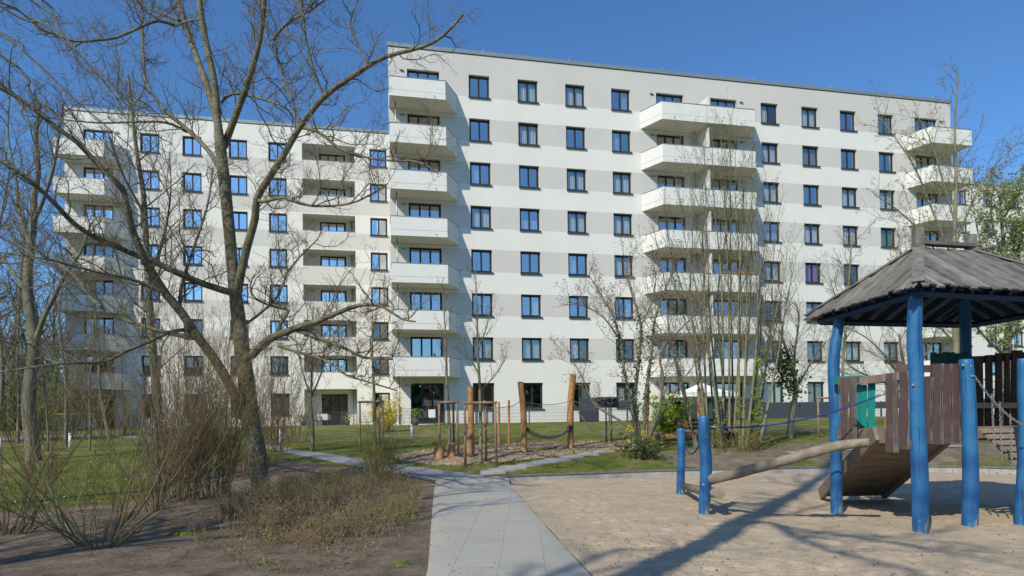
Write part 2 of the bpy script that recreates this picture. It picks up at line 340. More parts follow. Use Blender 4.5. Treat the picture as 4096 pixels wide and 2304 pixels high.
# bare patches: bank behind the sandpit on the right, around shrubs
def blob(cx, cy, rx, ry): return np.exp(-(((X_ - cx) / rx) ** 2 + ((Y_ - cy) / ry) ** 2) ** 2)
soil = np.maximum(soil, blob(12.5, 21.5, 5.2, 2.6)); soil = np.maximum(soil, blob(6.3, 20.6, 2.0, 1.7))
soil = np.maximum(soil, .8 * blob(7.5, 24.5, 2.0, 1.5)); soil = np.maximum(soil, .9 * blob(-8.5, 19, 2.4, 1.2))
soil = np.maximum(soil, .62 * blob(-6, 30, 9, 1.6)); soil = np.maximum(soil, .62 * blob(9, 30, 9, 1.5))
ca = me.attributes.new('soil', 'FLOAT', 'POINT'); ca.data.foreach_set('value', soil.ravel().astype(np.float32))
def ground_mat():
    m, nt, b, N, L = nodes('ground_mix'); b.inputs['Roughness'].default_value = .95; b.inputs['Specular IOR Level'].default_value = .1
    tc = N('ShaderNodeTexCoord'); at_ = N('ShaderNodeAttribute'); at_.attribute_name = 'soil'
    def noise(s, d=6, r=.6):
        n = N('ShaderNodeTexNoise'); n.inputs['Scale'].default_value = s; n.inputs['Detail'].default_value = d; n.inputs['Roughness'].default_value = r; L(tc.outputs['Object'], n.inputs['Vector']); return n.outputs['Fac']
    def ramp(f, *st):
        r = N('ShaderNodeValToRGB'); e = r.color_ramp.elements
        while len(e) < len(st): e.new(.5)
        for k, (p, c) in enumerate(st): e[k].position = p; e[k].color = rgba(c)
        L(f, r.inputs[0]); return r.outputs[0]
    grass = ramp(noise(1.1, 8, .7), (.34, (.085, .125, .022)), (.5, (.16, .185, .042)), (.62, (.27, .23, .11)))
    fine = ramp(noise(38, 4), (.3, (.55, .55, .55)), (.7, (1.35, 1.35, 1.35)))
    mg = N('ShaderNodeMix'); mg.data_type = 'RGBA'; mg.blend_type = 'MULTIPLY'; mg.inputs[0].default_value = 1; L(grass, mg.inputs[6]); L(fine, mg.inputs[7])
    so_ = ramp(noise(2.4, 9, .7), (.3, (.145, .112, .082)), (.5, (.26, .207, .155)), (.7, (.38, .315, .24)))
    f2 = ramp(noise(30, 8, .8), (.33, (.5, .48, .46)), (.6, (1.15, 1.15, 1.15)))
    ms = N('ShaderNodeMix'); ms.data_type = 'RGBA'; ms.blend_type = 'MULTIPLY'; ms.inputs[0].default_value = 1; L(so_, ms.inputs[6]); L(f2, ms.inputs[7])
    a = N('ShaderNodeMath'); a.operation = 'ADD'; L(at_.outputs['Fac'], a.inputs[0])
    n3 = N('ShaderNodeMath'); n3.operation = 'MULTIPLY_ADD'; L(noise(2.2, 8, .7), n3.inputs[0]); n3.inputs[1].default_value = 1.5; n3.inputs[2].default_value = -.75; L(n3.outputs[0], a.inputs[1])
    fr = N('ShaderNodeMapRange'); fr.inputs[1].default_value = .42; fr.inputs[2].default_value = .62; L(a.outputs[0], fr.inputs[0])
    mx = N('ShaderNodeMix'); mx.data_type = 'RGBA'; L(fr.outputs[0], mx.inputs[0]); L(mg.outputs[2], mx.inputs[6]); L(ms.outputs[2], mx.inputs[7]); L(mx.outputs[2], b.inputs['Base Color'])
    bp = N('ShaderNodeBump'); bp.inputs['Strength'].default_value = .9; bp.inputs['Distance'].default_value = .09; L(noise(11, 10, .8), bp.inputs['Height']); L(bp.outputs[0], b.inputs['Normal'])
    return m
me.materials.append(ground_mat()); tag(new_obj('ground', me), kind='structure')

# sand with real dimples
sx = np.concatenate([np.linspace(0, 1, 150) ** 1.0]); 
def sand_mesh():
    yy = np.concatenate([np.arange(2.2, 12, .045), np.arange(12, 19.3, .08)]); nx = 300
    V = []; t = np.linspace(0, 1, nx) ** 1.15
    x0 = path_r(yy)[:, None] - .02; XX = x0 + (17.2 - x0) * t[None, :]; YY = np.repeat(yy[:, None], nx, 1)
    # clip far side against the kerb
    ky = kerb_y(XX) ; YY = np.minimum(YY, ky + .03)
    def fbm(s0, oct_, seed, gain=.55):
        v = 0; a_ = 1; tot = 0
        for o_ in range(oct_):
            th = 1.1 * o_ + .5 + seed; xr = XX * cos(th) - YY * sin(th); yr = XX * sin(th) + YY * cos(th); v = v + a_ * vnoise(xr, yr, s0 * 1.93 ** o_, seed + o_); tot += a_; a_ *= gain
        return v / tot
    edge = np.clip((XX - x0) / .5, 0, 1) * np.clip((ky - YY) / .3, .25, 1)
    Z = .012 + (fbm(1.1, 7, 2, .6) - .5) * .13 * edge + (vnoise(XX, YY, .45, 9) - .5) * .09 * edge
    rr_ = np.random.default_rng(77)              # trodden dimples
    for _ in range(1500):
        y_ = 3.2 + 15 * rr_.random() ** 1.6; x_ = float(path_r(y_)) + .3 + rr_.random() * min(13, y_ * .85); i_ = int(np.searchsorted(yy, y_)); lo_, hi_ = max(0, i_ - 5), min(len(yy), i_ + 6)
        X1, Y1 = XX[lo_:hi_], YY[lo_:hi_]; a_ = rr_.uniform(0, pi); dx, dy = X1 - x_, Y1 - y_; u_ = (dx * cos(a_) + dy * sin(a_)) / .13; v_ = (-dx * sin(a_) + dy * cos(a_)) / .065; d2 = u_ ** 2 + v_ ** 2
        Z[lo_:hi_] += np.where(d2 < 7, -.022 * rr_.uniform(.2, 1) * np.exp(-d2) + .010 * np.exp(-(d2 - 2.2) ** 2), 0) * edge[lo_:hi_]
    return np.stack([XX, YY, Z], -1), nx, len(yy)
V, nx, ny = sand_mesh()
M['sand'] = pm('sand', (.505, .405, .29), (.405, .325, .232), 3.5, .95, .8, 40, c3=(.40, .33, .25), s3=1.2, bd=.03, spec=.1)
SANDV = V
me = np_mesh('sand', V, grid_faces(nx, ny), M['sand'], True); tag(new_obj('sand', me), kind='structure')
def sandz(x, y):
    k = np.argmin((V[:, :, 0] - x) ** 2 + (V[:, :, 1] - y) ** 2); return float(V.reshape(-1, 3)[k, 2])

def strip(name, left, right, mat, lift=.012, n=60, cross=12, kind='structure', thick=0):
    def rs(p):
        p = np.array([q[:2] for q in p], float); s = np.r_[0, np.cumsum(np.hypot(*np.diff(p, axis=0).T))]; t = np.linspace(0, s[-1], n)
        # soften corners
        q = np.stack([np.interp(t, s, p[:, 0]), np.interp(t, s, p[:, 1])], 1)
        for _ in range(3): q[1:-1] = .25 * q[:-2] + .5 * q[1:-1] + .25 * q[2:]
        return q
    a, b = rs(left), rs(right); t = np.linspace(0, 1, cross)[None, :, None]
    P = a[:, None] * (1 - t) + b[:, None] * t; z = gz(P[..., 0], P[..., 1], False) + lift
    z[:, 0] -= .03; z[:, -1] -= .03
    me = np_mesh(name, np.concatenate([P, z[..., None]], -1), grid_faces(cross, n), mat, True)
    # faces wound so that they look up
    return tag(new_obj(name, me), kind=kind)
def paving_mat():
    m, nt, b, N, L = nodes('paving'); b.inputs['Roughness'].default_value = .85; b.inputs['Specular IOR Level'].default_value = .25
    tc = N('ShaderNodeTexCoord'); mp = N('ShaderNodeMapping'); mp.inputs['Rotation'].default_value = (0, 0, radians(1)); mp.inputs['Location'].default_value = (.30, .12, 0); L(tc.outputs['Object'], mp.inputs[0])
    br = N('ShaderNodeTexBrick'); br.inputs['Scale'].default_value = 1; br.inputs['Brick Width'].default_value = .5; br.inputs['Row Height'].default_value = .5
    br.offset = 0; br.inputs['Mortar Size'].default_value = .004; br.inputs['Mortar Smooth'].default_value = .3
    br.inputs['Color1'].default_value = (.375, .37, .335, 1); br.inputs['Color2'].default_value = (.34, .335, .305, 1); br.inputs['Mortar'].default_value = (.20, .18, .15, 1)
    L(mp.outputs[0], br.inputs['Vector'])
    n = N('ShaderNodeTexNoise'); n.inputs['Scale'].default_value = 1.3; n.inputs['Detail'].default_value = 7; n.inputs['Roughness'].default_value = .7; L(tc.outputs['Object'], n.inputs['Vector'])
    r = N('ShaderNodeValToRGB'); r.color_ramp.elements[0].position = .46; r.color_ramp.elements[1].position = .7; L(n.outputs['Fac'], r.inputs[0])
    mx = N('ShaderNodeMix'); mx.data_type = 'RGBA'; L(r.outputs[0], mx.inputs[0]); L(br.outputs['Color'], mx.inputs[6]); mx.inputs[7].default_value = (.42, .365, .285, 1)
    L(mx.outputs[2], b.inputs['Base Color'])
    n2 = N('ShaderNodeTexNoise'); n2.inputs['Scale'].default_value = 70; n2.inputs['Detail'].default_value = 5; L(tc.outputs['Object'], n2.inputs['Vector'])
    bp = N('ShaderNodeBump'); bp.inputs['Strength'].default_value = .25; bp.inputs['Distance'].default_value = .008; L(n2.outputs['Fac'], bp.inputs['Height']); L(bp.outputs[0], b.inputs['Normal'])
    return m
pl = [(-.88, 2), G(1068, 1449), G(1074, 1380), G(1081, 1300), G(1086, 1250), G(1092, 1205)]
strip('paved_path', pl, [(1.30, 2), (.83, 6.9), (.53, 10.2), (.16, 14.6), (-.07, 16.6), (-.12, 17.9)], paving_mat(), .024)
M['gravel'] = pm('gravel', (.40, .40, .41), (.22, .22, .23), 22, .95, 1.0, 60, bd=.03)
strip('gravel_path', [G(1092, 1208), G(1060, 1203), G(1000, 1192), G(930, 1180), G(850, 1166), G(760, 1148), G(690, 1131), G(600, 1117), G(480, 1108), G(300, 1101)],
      [G(1275, 1205), G(1200, 1193), G(1100, 1181), G(1000, 1168), G(900, 1155), G(800, 1139), G(700, 1122), G(610, 1110), G(480, 1101), G(300, 1094)], M['gravel'], .017, 90)
strip('asphalt_path', [GD(330, 33.0), GD(150, 31.5), GD(-300, 30)], [GD(330, 36), GD(150, 34.5), GD(-300, 33)], M['gravel'], .02, 20, 4)
def patch(name, pts, mat, lift, rings=16, kind='structure', sub=6):
    p = []
    n = len(pts)
    for i in range(n):
        for s in range(sub):
            t = s / sub; P0, P1, P2, P3 = [np.array(pts[(i + k - 1) % n][:2]) for k in range(4)]
            p.append(.5 * (2 * P1 + (P2 - P0) * t + (2 * P0 - 5 * P1 + 4 * P2 - P3) * t * t + (3 * P1 - P0 - 3 * P2 + P3) * t ** 3))
    p = np.array(p); c = p.mean(0); m = len(p)
    V = [np.c_[c[0] + (p[:, 0] - c[0]) * r, c[1] + (p[:, 1] - c[1]) * r] for r in np.linspace(.001, 1, rings)]
    V = np.concatenate(V); z = gz(V[:, 0], V[:, 1], False) + lift; z[-m:] -= .03
    F_ = []
    for r in range(rings - 1):
        a = np.arange(m) + r * m; b = (np.arange(m) + 1) % m + r * m; F_.append(np.stack([a, a + m, b + m, b], 1))
    return tag(new_obj(name, np_mesh(name, np.c_[V, z], np.concatenate(F_), mat, True)), kind=kind), p
M['mulch'] = pm('mulch', (.52, .40, .28), (.35, .26, .18), 18, .95, 1.0, 45, bd=.03)
_, mulchpoly = patch('woodchip_area', [G(985, 1150), G(1040, 1166), G(1140, 1172), G(1290, 1160), G(1400, 1149), G(1500, 1140), G(1590, 1131), GD(1640, 23.4), GD(1600, 25.0), GD(1480, 25.4), GD(1350, 25.3), GD(1180, 24.4), GD(1060, 22.8)], M['mulch'], .02)

# ------------------------------------------------------------------ many small faces
def tri_scatter(P, size, up=.5, aspect=.5, mode='leaf', rng=None):
    """P (n,3) -> diamonds with random lie"""
    rng = rng or np.random.default_rng(1); n = len(P)
    a = rng.normal(size=(n, 3)); a[:, 2] = a[:, 2] * .6 + up; a /= np.linalg.norm(a, axis=1, keepdims=True)
    b = rng.normal(size=(n, 3)); b -= a * (a * b).sum(1, keepdims=True); b /= np.linalg.norm(b, axis=1, keepdims=True)
    s = (np.asarray(size) * rng.uniform(.6, 1.3, n))[:, None]
    V = np.stack([P, P + a * s * .5 + b * s * .5 * aspect, P + a * s, P + a * s * .5 - b * s * .5 * aspect], 1)
    return V.reshape(-1, 3), np.arange(4 * n).reshape(-1, 4)
def flat_scatter(P, size, rng, aspect=.4):
    n = len(P); w_ = rng.uniform(0, 2 * pi, n); a = np.stack([np.cos(w_), np.sin(w_), rng.uniform(-.25, .35, n)], 1)
    b = np.stack([-np.sin(w_), np.cos(w_), rng.uniform(-.4, .4, n)], 1); s = (np.asarray(size) * rng.uniform(.4, 1.4, n))[:, None]
    V = np.stack([P - a * s, P + b * s * aspect, P + a * s, P - b * s * aspect], 1)
    return V.reshape(-1, 3), np.arange(4 * n).reshape(-1, 4)
def blades(P, h, w, rng, lean=.35):
    n = len(P); az = rng.uniform(0, 2 * pi, n); hh = h * rng.uniform(.5, 1.3, n); ww = w * rng.uniform(.6, 1.3, n)
    d = np.stack([np.cos(az), np.sin(az), 0 * az], 1); top = P + np.stack([rng.normal(0, lean, n) * hh, rng.normal(0, lean, n) * hh, hh], 1)
    V = np.stack([P - d * ww[:, None], P + d * ww[:, None], top], 1)
    return V.reshape(-1, 3), np.arange(3 * n).reshape(-1, 3)
rg = np.random.default_rng(11)
def pts_in(poly, n, rng=rg):
    poly = np.array(poly, float)[:, :2]; lo, hi = poly.min(0), poly.max(0); out = []
    c = 0
    while c < n:
        q = rng.uniform(lo, hi, (n * 2, 2)); q = q[seg_poly_mask(q[:, 0], q[:, 1], poly)]; out.append(q); c += len(q)
    return np.concatenate(out)[:n]

# chips, debris, grass, leaf litter
q = pts_in(mulchpoly, 9000); P = np.c_[q, gz(q[:, 0], q[:, 1], False) + .03]
V_, F_ = flat_scatter(P, .045, rg); tag(new_obj('wood_chips', np_mesh('wood_chips', V_, F_, M['chip'])), 'loose pale brown wood chips covering the play patch', 'wood chips', kind='stuff')
sv = SANDV.reshape(-1, 3); wgt = np.where(sv[:, 1] < 13, 1, .3) * np.where(sv[:, 0] < 2.5, 2.5, 1); idx = rg.choice(len(sv), 4200, p=wgt / wgt.sum())
P = sv[idx] + np.c_[rg.normal(0, .02, (4200, 2)), np.full(4200, .012)]
V_, F_ = flat_scatter(P, .017, rg, .4); tag(new_obj('sand_debris', np_mesh('sand_debris', V_, F_, M['debris'])), 'dark bits of bark and twig scattered on the sand', 'debris', kind='stuff')
def lawn_ok(q):
    x, y = q[:, 0], q[:, 1]; ok = ~seg_poly_mask(x, y, soilpoly) & ~((x > path_r(y) - 2.2) & (y < kerb_y(x) + .12)) & ~seg_poly_mask(x, y, mulchpoly)
    for cx, cy, rx, ry in ((12.5, 21.5, 5.2, 2.6), (6.3, 20.6, 2.0, 1.7), (7.5, 24.5, 2, 1.5)): ok &= rg.uniform(0, 1, len(x)) > .85 * np.exp(-(((x - cx) / rx) ** 2 + ((y - cy) / ry) ** 2) ** 2)
    gl = [(G(X, Y)[0], G(X, Y)[1]) for X, Y in ((690, 1127), (760, 1143), (850, 1160), (930, 1172), (1000, 1180), (1100, 1192), (1190, 1199))]
    for i in range(len(gl) - 1):
        ax, ay = gl[i]; bx, by = gl[i + 1]; t = np.clip(((x - ax) * (bx - ax) + (y - ay) * (by - ay)) / ((bx - ax) ** 2 + (by - ay) ** 2), 0, 1)
        ok &= np.hypot(x - ax - t * (bx - ax), y - ay - t * (by - ay)) > .75
    return ok
q = np.concatenate([np.c_[rg.uniform(-14, 0, 90000), rg.uniform(12, 27, 90000)], np.c_[rg.uniform(0, 17, 52000), rg.uniform(17.5, 28, 52000)]])
q = q[(np.abs(q[:, 0]) < q[:, 1] * .80)]; q = q[lawn_ok(q)]; q = q[vnoise(q[:, 0], q[:, 1], 1.7, 4) > .28]
P = np.c_[q, gz(q[:, 0], q[:, 1], False) - .01]
V_, F_ = blades(P, .075, .006, rg); tag(new_obj('lawn_grass', np_mesh('lawn_grass', V_, F_, M['blade'])), 'short green spring grass growing on the lawns', 'grass', kind='stuff')
q = pts_in(soilpoly[:], 22000); q = q[(q[:, 1] > 5) & (np.abs(q[:, 0]) < q[:, 1] * .85)]; P = np.c_[q, gz(q[:, 0], q[:, 1], False) + .01]
V_, F_ = flat_scatter(P, .02, rg, .5); tag(new_obj('leaf_litter', np_mesh('leaf_litter', V_, F_, M['dryleaf'])), 'dry leaves and crumbs of bark lying on the planting bed', 'leaf litter', kind='stuff')
q = np.c_[rg.uniform(-13, -4, 260), rg.uniform(13, 24, 260)]; q = q[lawn_ok(q) & (vnoise(q[:, 0], q[:, 1], .8, 6) > .5)]; P = np.c_[q, gz(q[:, 0], q[:, 1], False) + .06]
V_, F_ = flat_scatter(P, .022, rg, 1); tag(new_obj('daisies', np_mesh('daisies', V_, F_, M['canvas'])), 'tiny white daisies dotted over the left lawn', 'daisies', kind='stuff')

# ------------------------------------------------------------------ buildings
def wall_mesh(name, u0, u1, z0, z1, ops, mat, depth=14, rev=.29, left_back=0, extra=None):
    """front wall with real openings, reveals, sides, back and roof; local y points into the building"""
    us = sorted({round(v, 4) for v in [u0, u1] + [o[0] for o in ops] + [o[1] for o in ops]})
    zs = sorted({round(v, 4) for v in [z0, z1] + [o[2] for o in ops] + [o[3] for o in ops]})
    b = MB(); vid = {}
    def vx(u, y, z):
        k = (round(u, 4), round(y, 4), round(z, 4))
        if k not in vid: vid[k] = len(b.v); b.v.append(k)
        return vid[k]
    def face(*k): b.f.append([vx(*p) for p in k]); b.sm.append(False); b.mi.append(0)
    for i in range(len(us) - 1):
        for j in range(len(zs) - 1):
            cu, cz = (us[i] + us[i + 1]) / 2, (zs[j] + zs[j + 1]) / 2
            if any(o[0] < cu < o[1] and o[2] < cz < o[3] for o in ops): continue
            face((us[i], 0, zs[j]), (us[i + 1], 0, zs[j]), (us[i + 1], 0, zs[j + 1]), (us[i], 0, zs[j + 1]))
    for o in ops:
        a, c, lo, hi = o[:4]; r = o[4] if len(o) > 4 else rev
        face((a, 0, lo), (a, r, lo), (c, r, lo), (c, 0, lo)); face((a, 0, hi), (c, 0, hi), (c, r, hi), (a, r, hi))
        face((a, 0, lo), (a, 0, hi), (a, r, hi), (a, r, lo)); face((c, 0, lo), (c, r, lo), (c, r, hi), (c, 0, hi))
    lb = u0 + left_back
    face((lb, depth, z0), (u0, 0, z0), (u0, 0, z1), (lb, depth, z1)); face((u1, 0, z0), (u1, depth, z0), (u1, depth, z1), (u1, 0, z1))
    face((u1, depth, z0), (lb, depth, z0), (lb, depth, z1), (u1, depth, z1)); face((u0, 0, z1), (u1, 0, z1), (u1, depth, z1), (lb, depth, z1))
    return b.mesh(name, mat)
def ngon_box(b, w_, h, t, x, y, z): b.box(x, x + w_, y, y + t, z, z + h)
def win_meshes(w_, h, leaves, name, sill=True):
    fr = MB(); ft = .075; lf = .055
    fr.box(0, w_, 0, .07, 0, ft); fr.box(0, w_, 0, .07, h - ft, h); fr.box(0, ft, 0, .07, ft, h - ft); fr.box(w_ - ft, w_, 0, .07, ft, h - ft)
    lw = (w_ - 2 * ft) / leaves; gb = MB()
    for k in range(leaves):
        a = ft + k * lw; c = a + lw; g0 = .004
        fr.box(a + g0, a + lf, -.018, .05, ft + g0, h - ft - g0); fr.box(c - lf, c - g0, -.018, .05, ft + g0, h - ft - g0)
        fr.box(a + lf, c - lf, -.018, .05, ft + g0, ft + lf); fr.box(a + lf, c - lf, -.018, .05, h - ft - lf, h - ft - g0)
        e = .004 * (k % 2)
        gb.quad((a + lf, .02 - e, ft + lf), (c - lf, .02 + e, ft + lf), (c - lf, .02 + e, h - ft - lf), (a + lf, .02 - e, h - ft - lf))
    sm = MB().box(-.04, w_ + .05, -.31, .02, -.045, -.004).box(-.04, w_ + .05, -.31, -.285, -.075, -.045)
    return fr.mesh(name, M['frame']), gb.mesh('pane', M['glass']), (sm.mesh('sill', M['sill']) if sill else None)
W2 = win_meshes(1.37, 1.46, 2, 'window'); W1 = win_meshes(1.42, 1.70, 2, 'window')
WD = win_meshes(2.06, 2.42, 3, 'balcony_door', False); WDG = win_meshes(2.12, 2.58, 3, 'balcony_door', False); WDS = win_meshes(1.38, 2.58, 2, 'balcony_door', False)
def wavy(w_, h, name, mat, drop=0):
    n = int(w_ / .03); V_ = []
    for i in range(n + 1):
        u = w_ * i / n; y = .03 * sin(i * 1.1) + .012 * sin(i * .37)
        V_ += [(u, y, drop), (u, y * .5, h)]
    b = MB(); b._add(V_, [(2 * i, 2 * i + 2, 2 * i + 3, 2 * i + 1) for i in range(n)], True); return b.mesh(name, mat)
CUR = {'full': wavy(1.25, 1.36, 'curtain', M['curtain']), 'half': wavy(.62, 1.36, 'curtain', M['curtain']), 'low': wavy(1.25, .7, 'curtain', M['curtain'])}
CURM = wavy(.7, 1.36, 'curtain', M['magenta']); CURG = wavy(1.25, 1.36, 'curtain', M['greencurtain'])
def slats():
    b = MB()
    for k in range(17): b.box(0, 1.25, 0, .04, .03 + k * .078, .075 + k * .078)
    return b.mesh('blind', M['blind'])
BLN = slats(); BLF = MB().box(0, 1.25, 0, .01, 0, 1.36).mesh('blind', M['blind'])
GC = {}
def put_win(root, set_, x, y, z, name='window', curtain=None, clear=False):
    o = new_obj(name, set_[0], root, (x, y, z)); pmesh = set_[1]
    if clear or curtain in ('mag', 'green', 'slat', 'blind', 'full'):
        kq = (pmesh.name, 'c'); GC[kq] = GC.get(kq) or pmesh.copy(); pmesh = GC[kq]; pmesh.materials[0] = M['glassclear']
    p = new_obj('pane', pmesh, o)
    p.rotation_euler = (ru(-.003, .003), 0, ru(-.003, .003))
    if set_[2]: new_obj('sill', set_[2], o)
    if curtain:
        nm = 'blind' if curtain in ('blind', 'slat') else 'curtain'
        meh = {'blind': BLF, 'slat': BLN, 'mag': CURM, 'green': CURG}.get(curtain) or CUR['half' if curtain == 'halfr' else curtain]
        c = new_obj(nm, meh, o, (.06 if curtain != 'halfr' else .7, .14, .05))
        if curtain == 'mag': c['label'] = 'bright magenta curtain hanging in the window'; c.location.x = .45; c.location.y = .08
        if curtain == 'green': c['label'] = 'green curtain'
    return o
def lamp_mesh():
    b = MB(); b.cur = 0
    pts = [(.13 * cos(a), .13 * sin(a)) for a in np.linspace(0, pi, 9)]
    vs = [(x, 0, z) for x, z in pts] + [(x * .9, -.1, z * .9) for x, z in pts]; n = 9
    b._add(vs, [(i, i + 1, n + i + 1, n + i) for i in range(n - 1)] + [(0, n, 2 * n - 1, n - 1)])
    b.cur = 1; b._add([(x * .86, -.102, z * .86 + .012) for x, z in pts], [tuple(range(n))])
    return b.mesh('wall_lamp', [M['lampmat'], M['lampglass']])
LAMP = lamp_mesh()
ZT = {n: 24.16 - (8 - n) * 2.85 for n in range(2, 9)}; ZT[1] = 4.10
def balcony_meshes(plan, joint=None):
    """plan: (u, off) from wall round the front back to the wall; z=0 is the underside"""
    slab = MB(); pl_ = [(u, -o) for u, o in plan]
    area = sum(pl_[i][0] * pl_[(i + 1) % len(pl_)][1] - pl_[(i + 1) % len(pl_)][0] * pl_[i][1] for i in range(len(pl_)))
    pp = pl_ if area > 0 else pl_[::-1]
    c = (sum(p[0] for p in pp) / len(pp), sum(p[1] for p in pp) / len(pp))
    ins = [(c[0] + (p[0] - c[0]) * .965, min(-.003, c[1] + (p[1] - c[1]) * .93) if p[1] < -.01 else -.003) for p in pp]
    slab.prism(ins, .012, .22)
    par = MB(); rail = MB(); t = .12
    n = len(plan)
    def offs(d):       # inner line of the parapet
        out = []
        for i in range(n):
            p = Vector(pl_[i]); ds = []
            if i > 0: ds.append((p - Vector(pl_[i - 1])).normalized())
            if i < n - 1: ds.append((Vector(pl_[i + 1]) - p).normalized())
            ns = [Vector((-q.y, q.x)) for q in ds]
            if len(ns) == 2:
                bis = (ns[0] + ns[1]).normalized(); k = d / max(.3, bis.dot(ns[0]))
                out.append(p + bis * k)
            else:
                q = p + ns[0] * d
                out.append(Vector((q.x, -.004)))
        return out
    sgn = 1 if area > 0 else -1
    outer = [Vector((p[0], min(p[1], -.004))) for p in pl_]; inner = offs(t * sgn); ro = offs(-.02 * sgn); ri = offs((t + .02) * sgn)
    ct = Vector(c)
    if (inner[1] - ct).length > (outer[1] - ct).length: inner = offs(-t * sgn); ro = offs(.02 * sgn); ri = offs(-(t + .02) * sgn)
    for i in range(n - 1):
        for b, A, B, zz in ((par, outer, inner, (0, .36)), (par, outer, inner, (.375, 1.17)), (rail, ro, ri, (1.172, 1.21))):
            q = [tuple(A[i]), tuple(A[i + 1]), tuple(B[i + 1]), tuple(B[i])]
            if sum(q[k][0] * q[(k + 1) % 4][1] - q[(k + 1) % 4][0] * q[k][1] for k in range(4)) < 0: q = q[::-1]
            b.prism(q, *zz)
    for i in range(n - 1):    # dark backing of the shadow gap
        o2 = [outer[j] * .85 + inner[j] * .15 for j in (i, i + 1)]; i2 = [inner[j] for j in (i, i + 1)]
        q = [tuple(o2[0]), tuple(o2[1]), tuple(i2[1]), tuple(i2[0])]
        if sum(q[k][0] * q[(k + 1) % 4][1] - q[(k + 1) % 4][0] * q[k][1] for k in range(4)) < 0: q = q[::-1]
        par.cur = 1; par.prism(q, .3605, .3745); par.cur = 0
    if joint: par.cur = 1; par.box(joint - .006, joint + .006, -1.755, -1.745, .0, 1.17); par.cur = 0
    return slab.mesh('balcony', M['soffit']), par.mesh('parapet', [M['parapet'], M['sill']]), rail.mesh('rail', M['coping'])
def put_balcony(root, ms, z, spouts=()):
    o = new_obj('balcony', ms[0], root, (0, 0, z)); new_obj('parapet', ms[1], o); new_obj('rail', ms[2], o)
    for u in spouts: new_obj('drain_spout', SPOUT, o, (u, -1.72, .22))
    return o
SPOUT = MB().tube([(0, .1, 0), (0, -.12, -.02), (0.02, -.2, -.12)], .022, 8).mesh('drain_spout', M['metal'])
BX = lambda n, m, root, *bx: [MB().box(*bx).build(n, m, root)][0]

# --- tall front block
main = thing('apartment_block', (0, D1, 0), 'white and pale grey banded eight storey apartment block nearest the lawn', 'building', rz=TH)
ops = []; cols = [-2.53, .73, 4.01, 7.27, 18.62, 21.92, 25.13, 28.39]
for c in cols:
    for n in range(2, 9): ops.append((c, c + 1.37, ZT[n] - 1.46, ZT[n]))
    ops.append((c - .03, c + 1.39, ZT[1] - 1.70, ZT[1]))
dcols = [-6.5, 10.55, 14.66, 31.63]
for c in dcols:
    for n in range(2, 9): ops.append((c, c + 2.06, ZT[n] - 2.42, ZT[n]))
    ops.append((c - .03, c + 2.09, 1.52, 4.10))
new_obj('wall', wall_mesh('wall', -7.68, 34.9, 1.2, 25.46, ops, M['main'], 13.2, left_back=2.2), main)
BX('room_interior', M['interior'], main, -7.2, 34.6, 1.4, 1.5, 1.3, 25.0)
BX('roof_coping', M['coping'], main, -7.74, 34.96, -.06, .3, 25.50, 25.74); BX('coping_shadow_strip', M['sill'], main, -7.66, 34.88, .012, .25, 25.461, 25.50)  # dark strip below the coping stands in for its shadow line
for u in (-1.5, 4.4, 11.2, 18.3, 24.6, 29.8, 33.6): MB().tube([(u, .3, 25.7), (u, .3, 26.15)], .02, 6).build('lightning_rod', M['metal'], main)
CTM = {(1, 7): 'full', (2, 6): 'full', (3, 6): 'full', (1, 5): 'low', (2, 5): 'full', (3, 5): 'full', (2, 4): 'half', (3, 4): 'full', (1, 2): 'blind', (4, 8): 'half', (5, 8): 'full', (4, 7): 'full', (5, 7): 'slat', (4, 6): 'full',
       (6, 6): 'full', (7, 6): 'full', (5, 5): 'full', (6, 5): 'full', (7, 5): 'green', (4, 5): 'low', (5, 4): 'mag', (5, 3): 'half', (6, 3): 'half', (5, 2): 'slat', (7, 2): 'full', (0, 2): 'blind', (4, 1): 'full', (5, 1): 'slat', (2, 2): 'half', (0, 5): 'full', (0, 6): 'half', (6, 2): 'full'}
random.seed(5)
for i in range(8):
    for n in range(1, 9):
        if (i, n) not in CTM and rnd() < .22: CTM[(i, n)] = random.choice(('half', 'full', 'low', 'halfr'))
for i, c in enumerate(cols):
    for n in range(1, 9):
        if n == 1: put_win(main, W1, c - .03, .21, ZT[1] - 1.70, curtain=CTM.get((i, n)))
        else: put_win(main, W2, c, .21, ZT[n] - 1.46, curtain=CTM.get((i, n)), clear=(i >= 4 and n <= 4 and n != 4) or (i, n) in ((6, 4), (4, 8), (2, 2), (3, 2)))
for c in dcols:
    for n in range(1, 9):
        if n == 1: put_win(main, WDG, c - .03, .21, 1.52, 'balcony_door')
        else: put_win(main, WD, c, .21, ZT[n] - 2.42, 'balcony_door')
        for lu in ((c - .33,) if c in (-6.5, 10.55) else (c + 2.4,)): new_obj('wall_lamp', LAMP, main, (lu, -.003, ZT[n] - .17))
BL = balcony_meshes([(-7.66, 0), (-7.70, 1.75), (-4.28, 1.75), (-3.32, 0)])
BMid = balcony_meshes([(9.36, 0), (10.14, 1.75), (17.0, 1.75), (17.97, 0)], 13.4)
BR = balcony_meshes([(30.76, 0), (31.42, 1.75), (34.95, 1.75), (34.92, 0)])
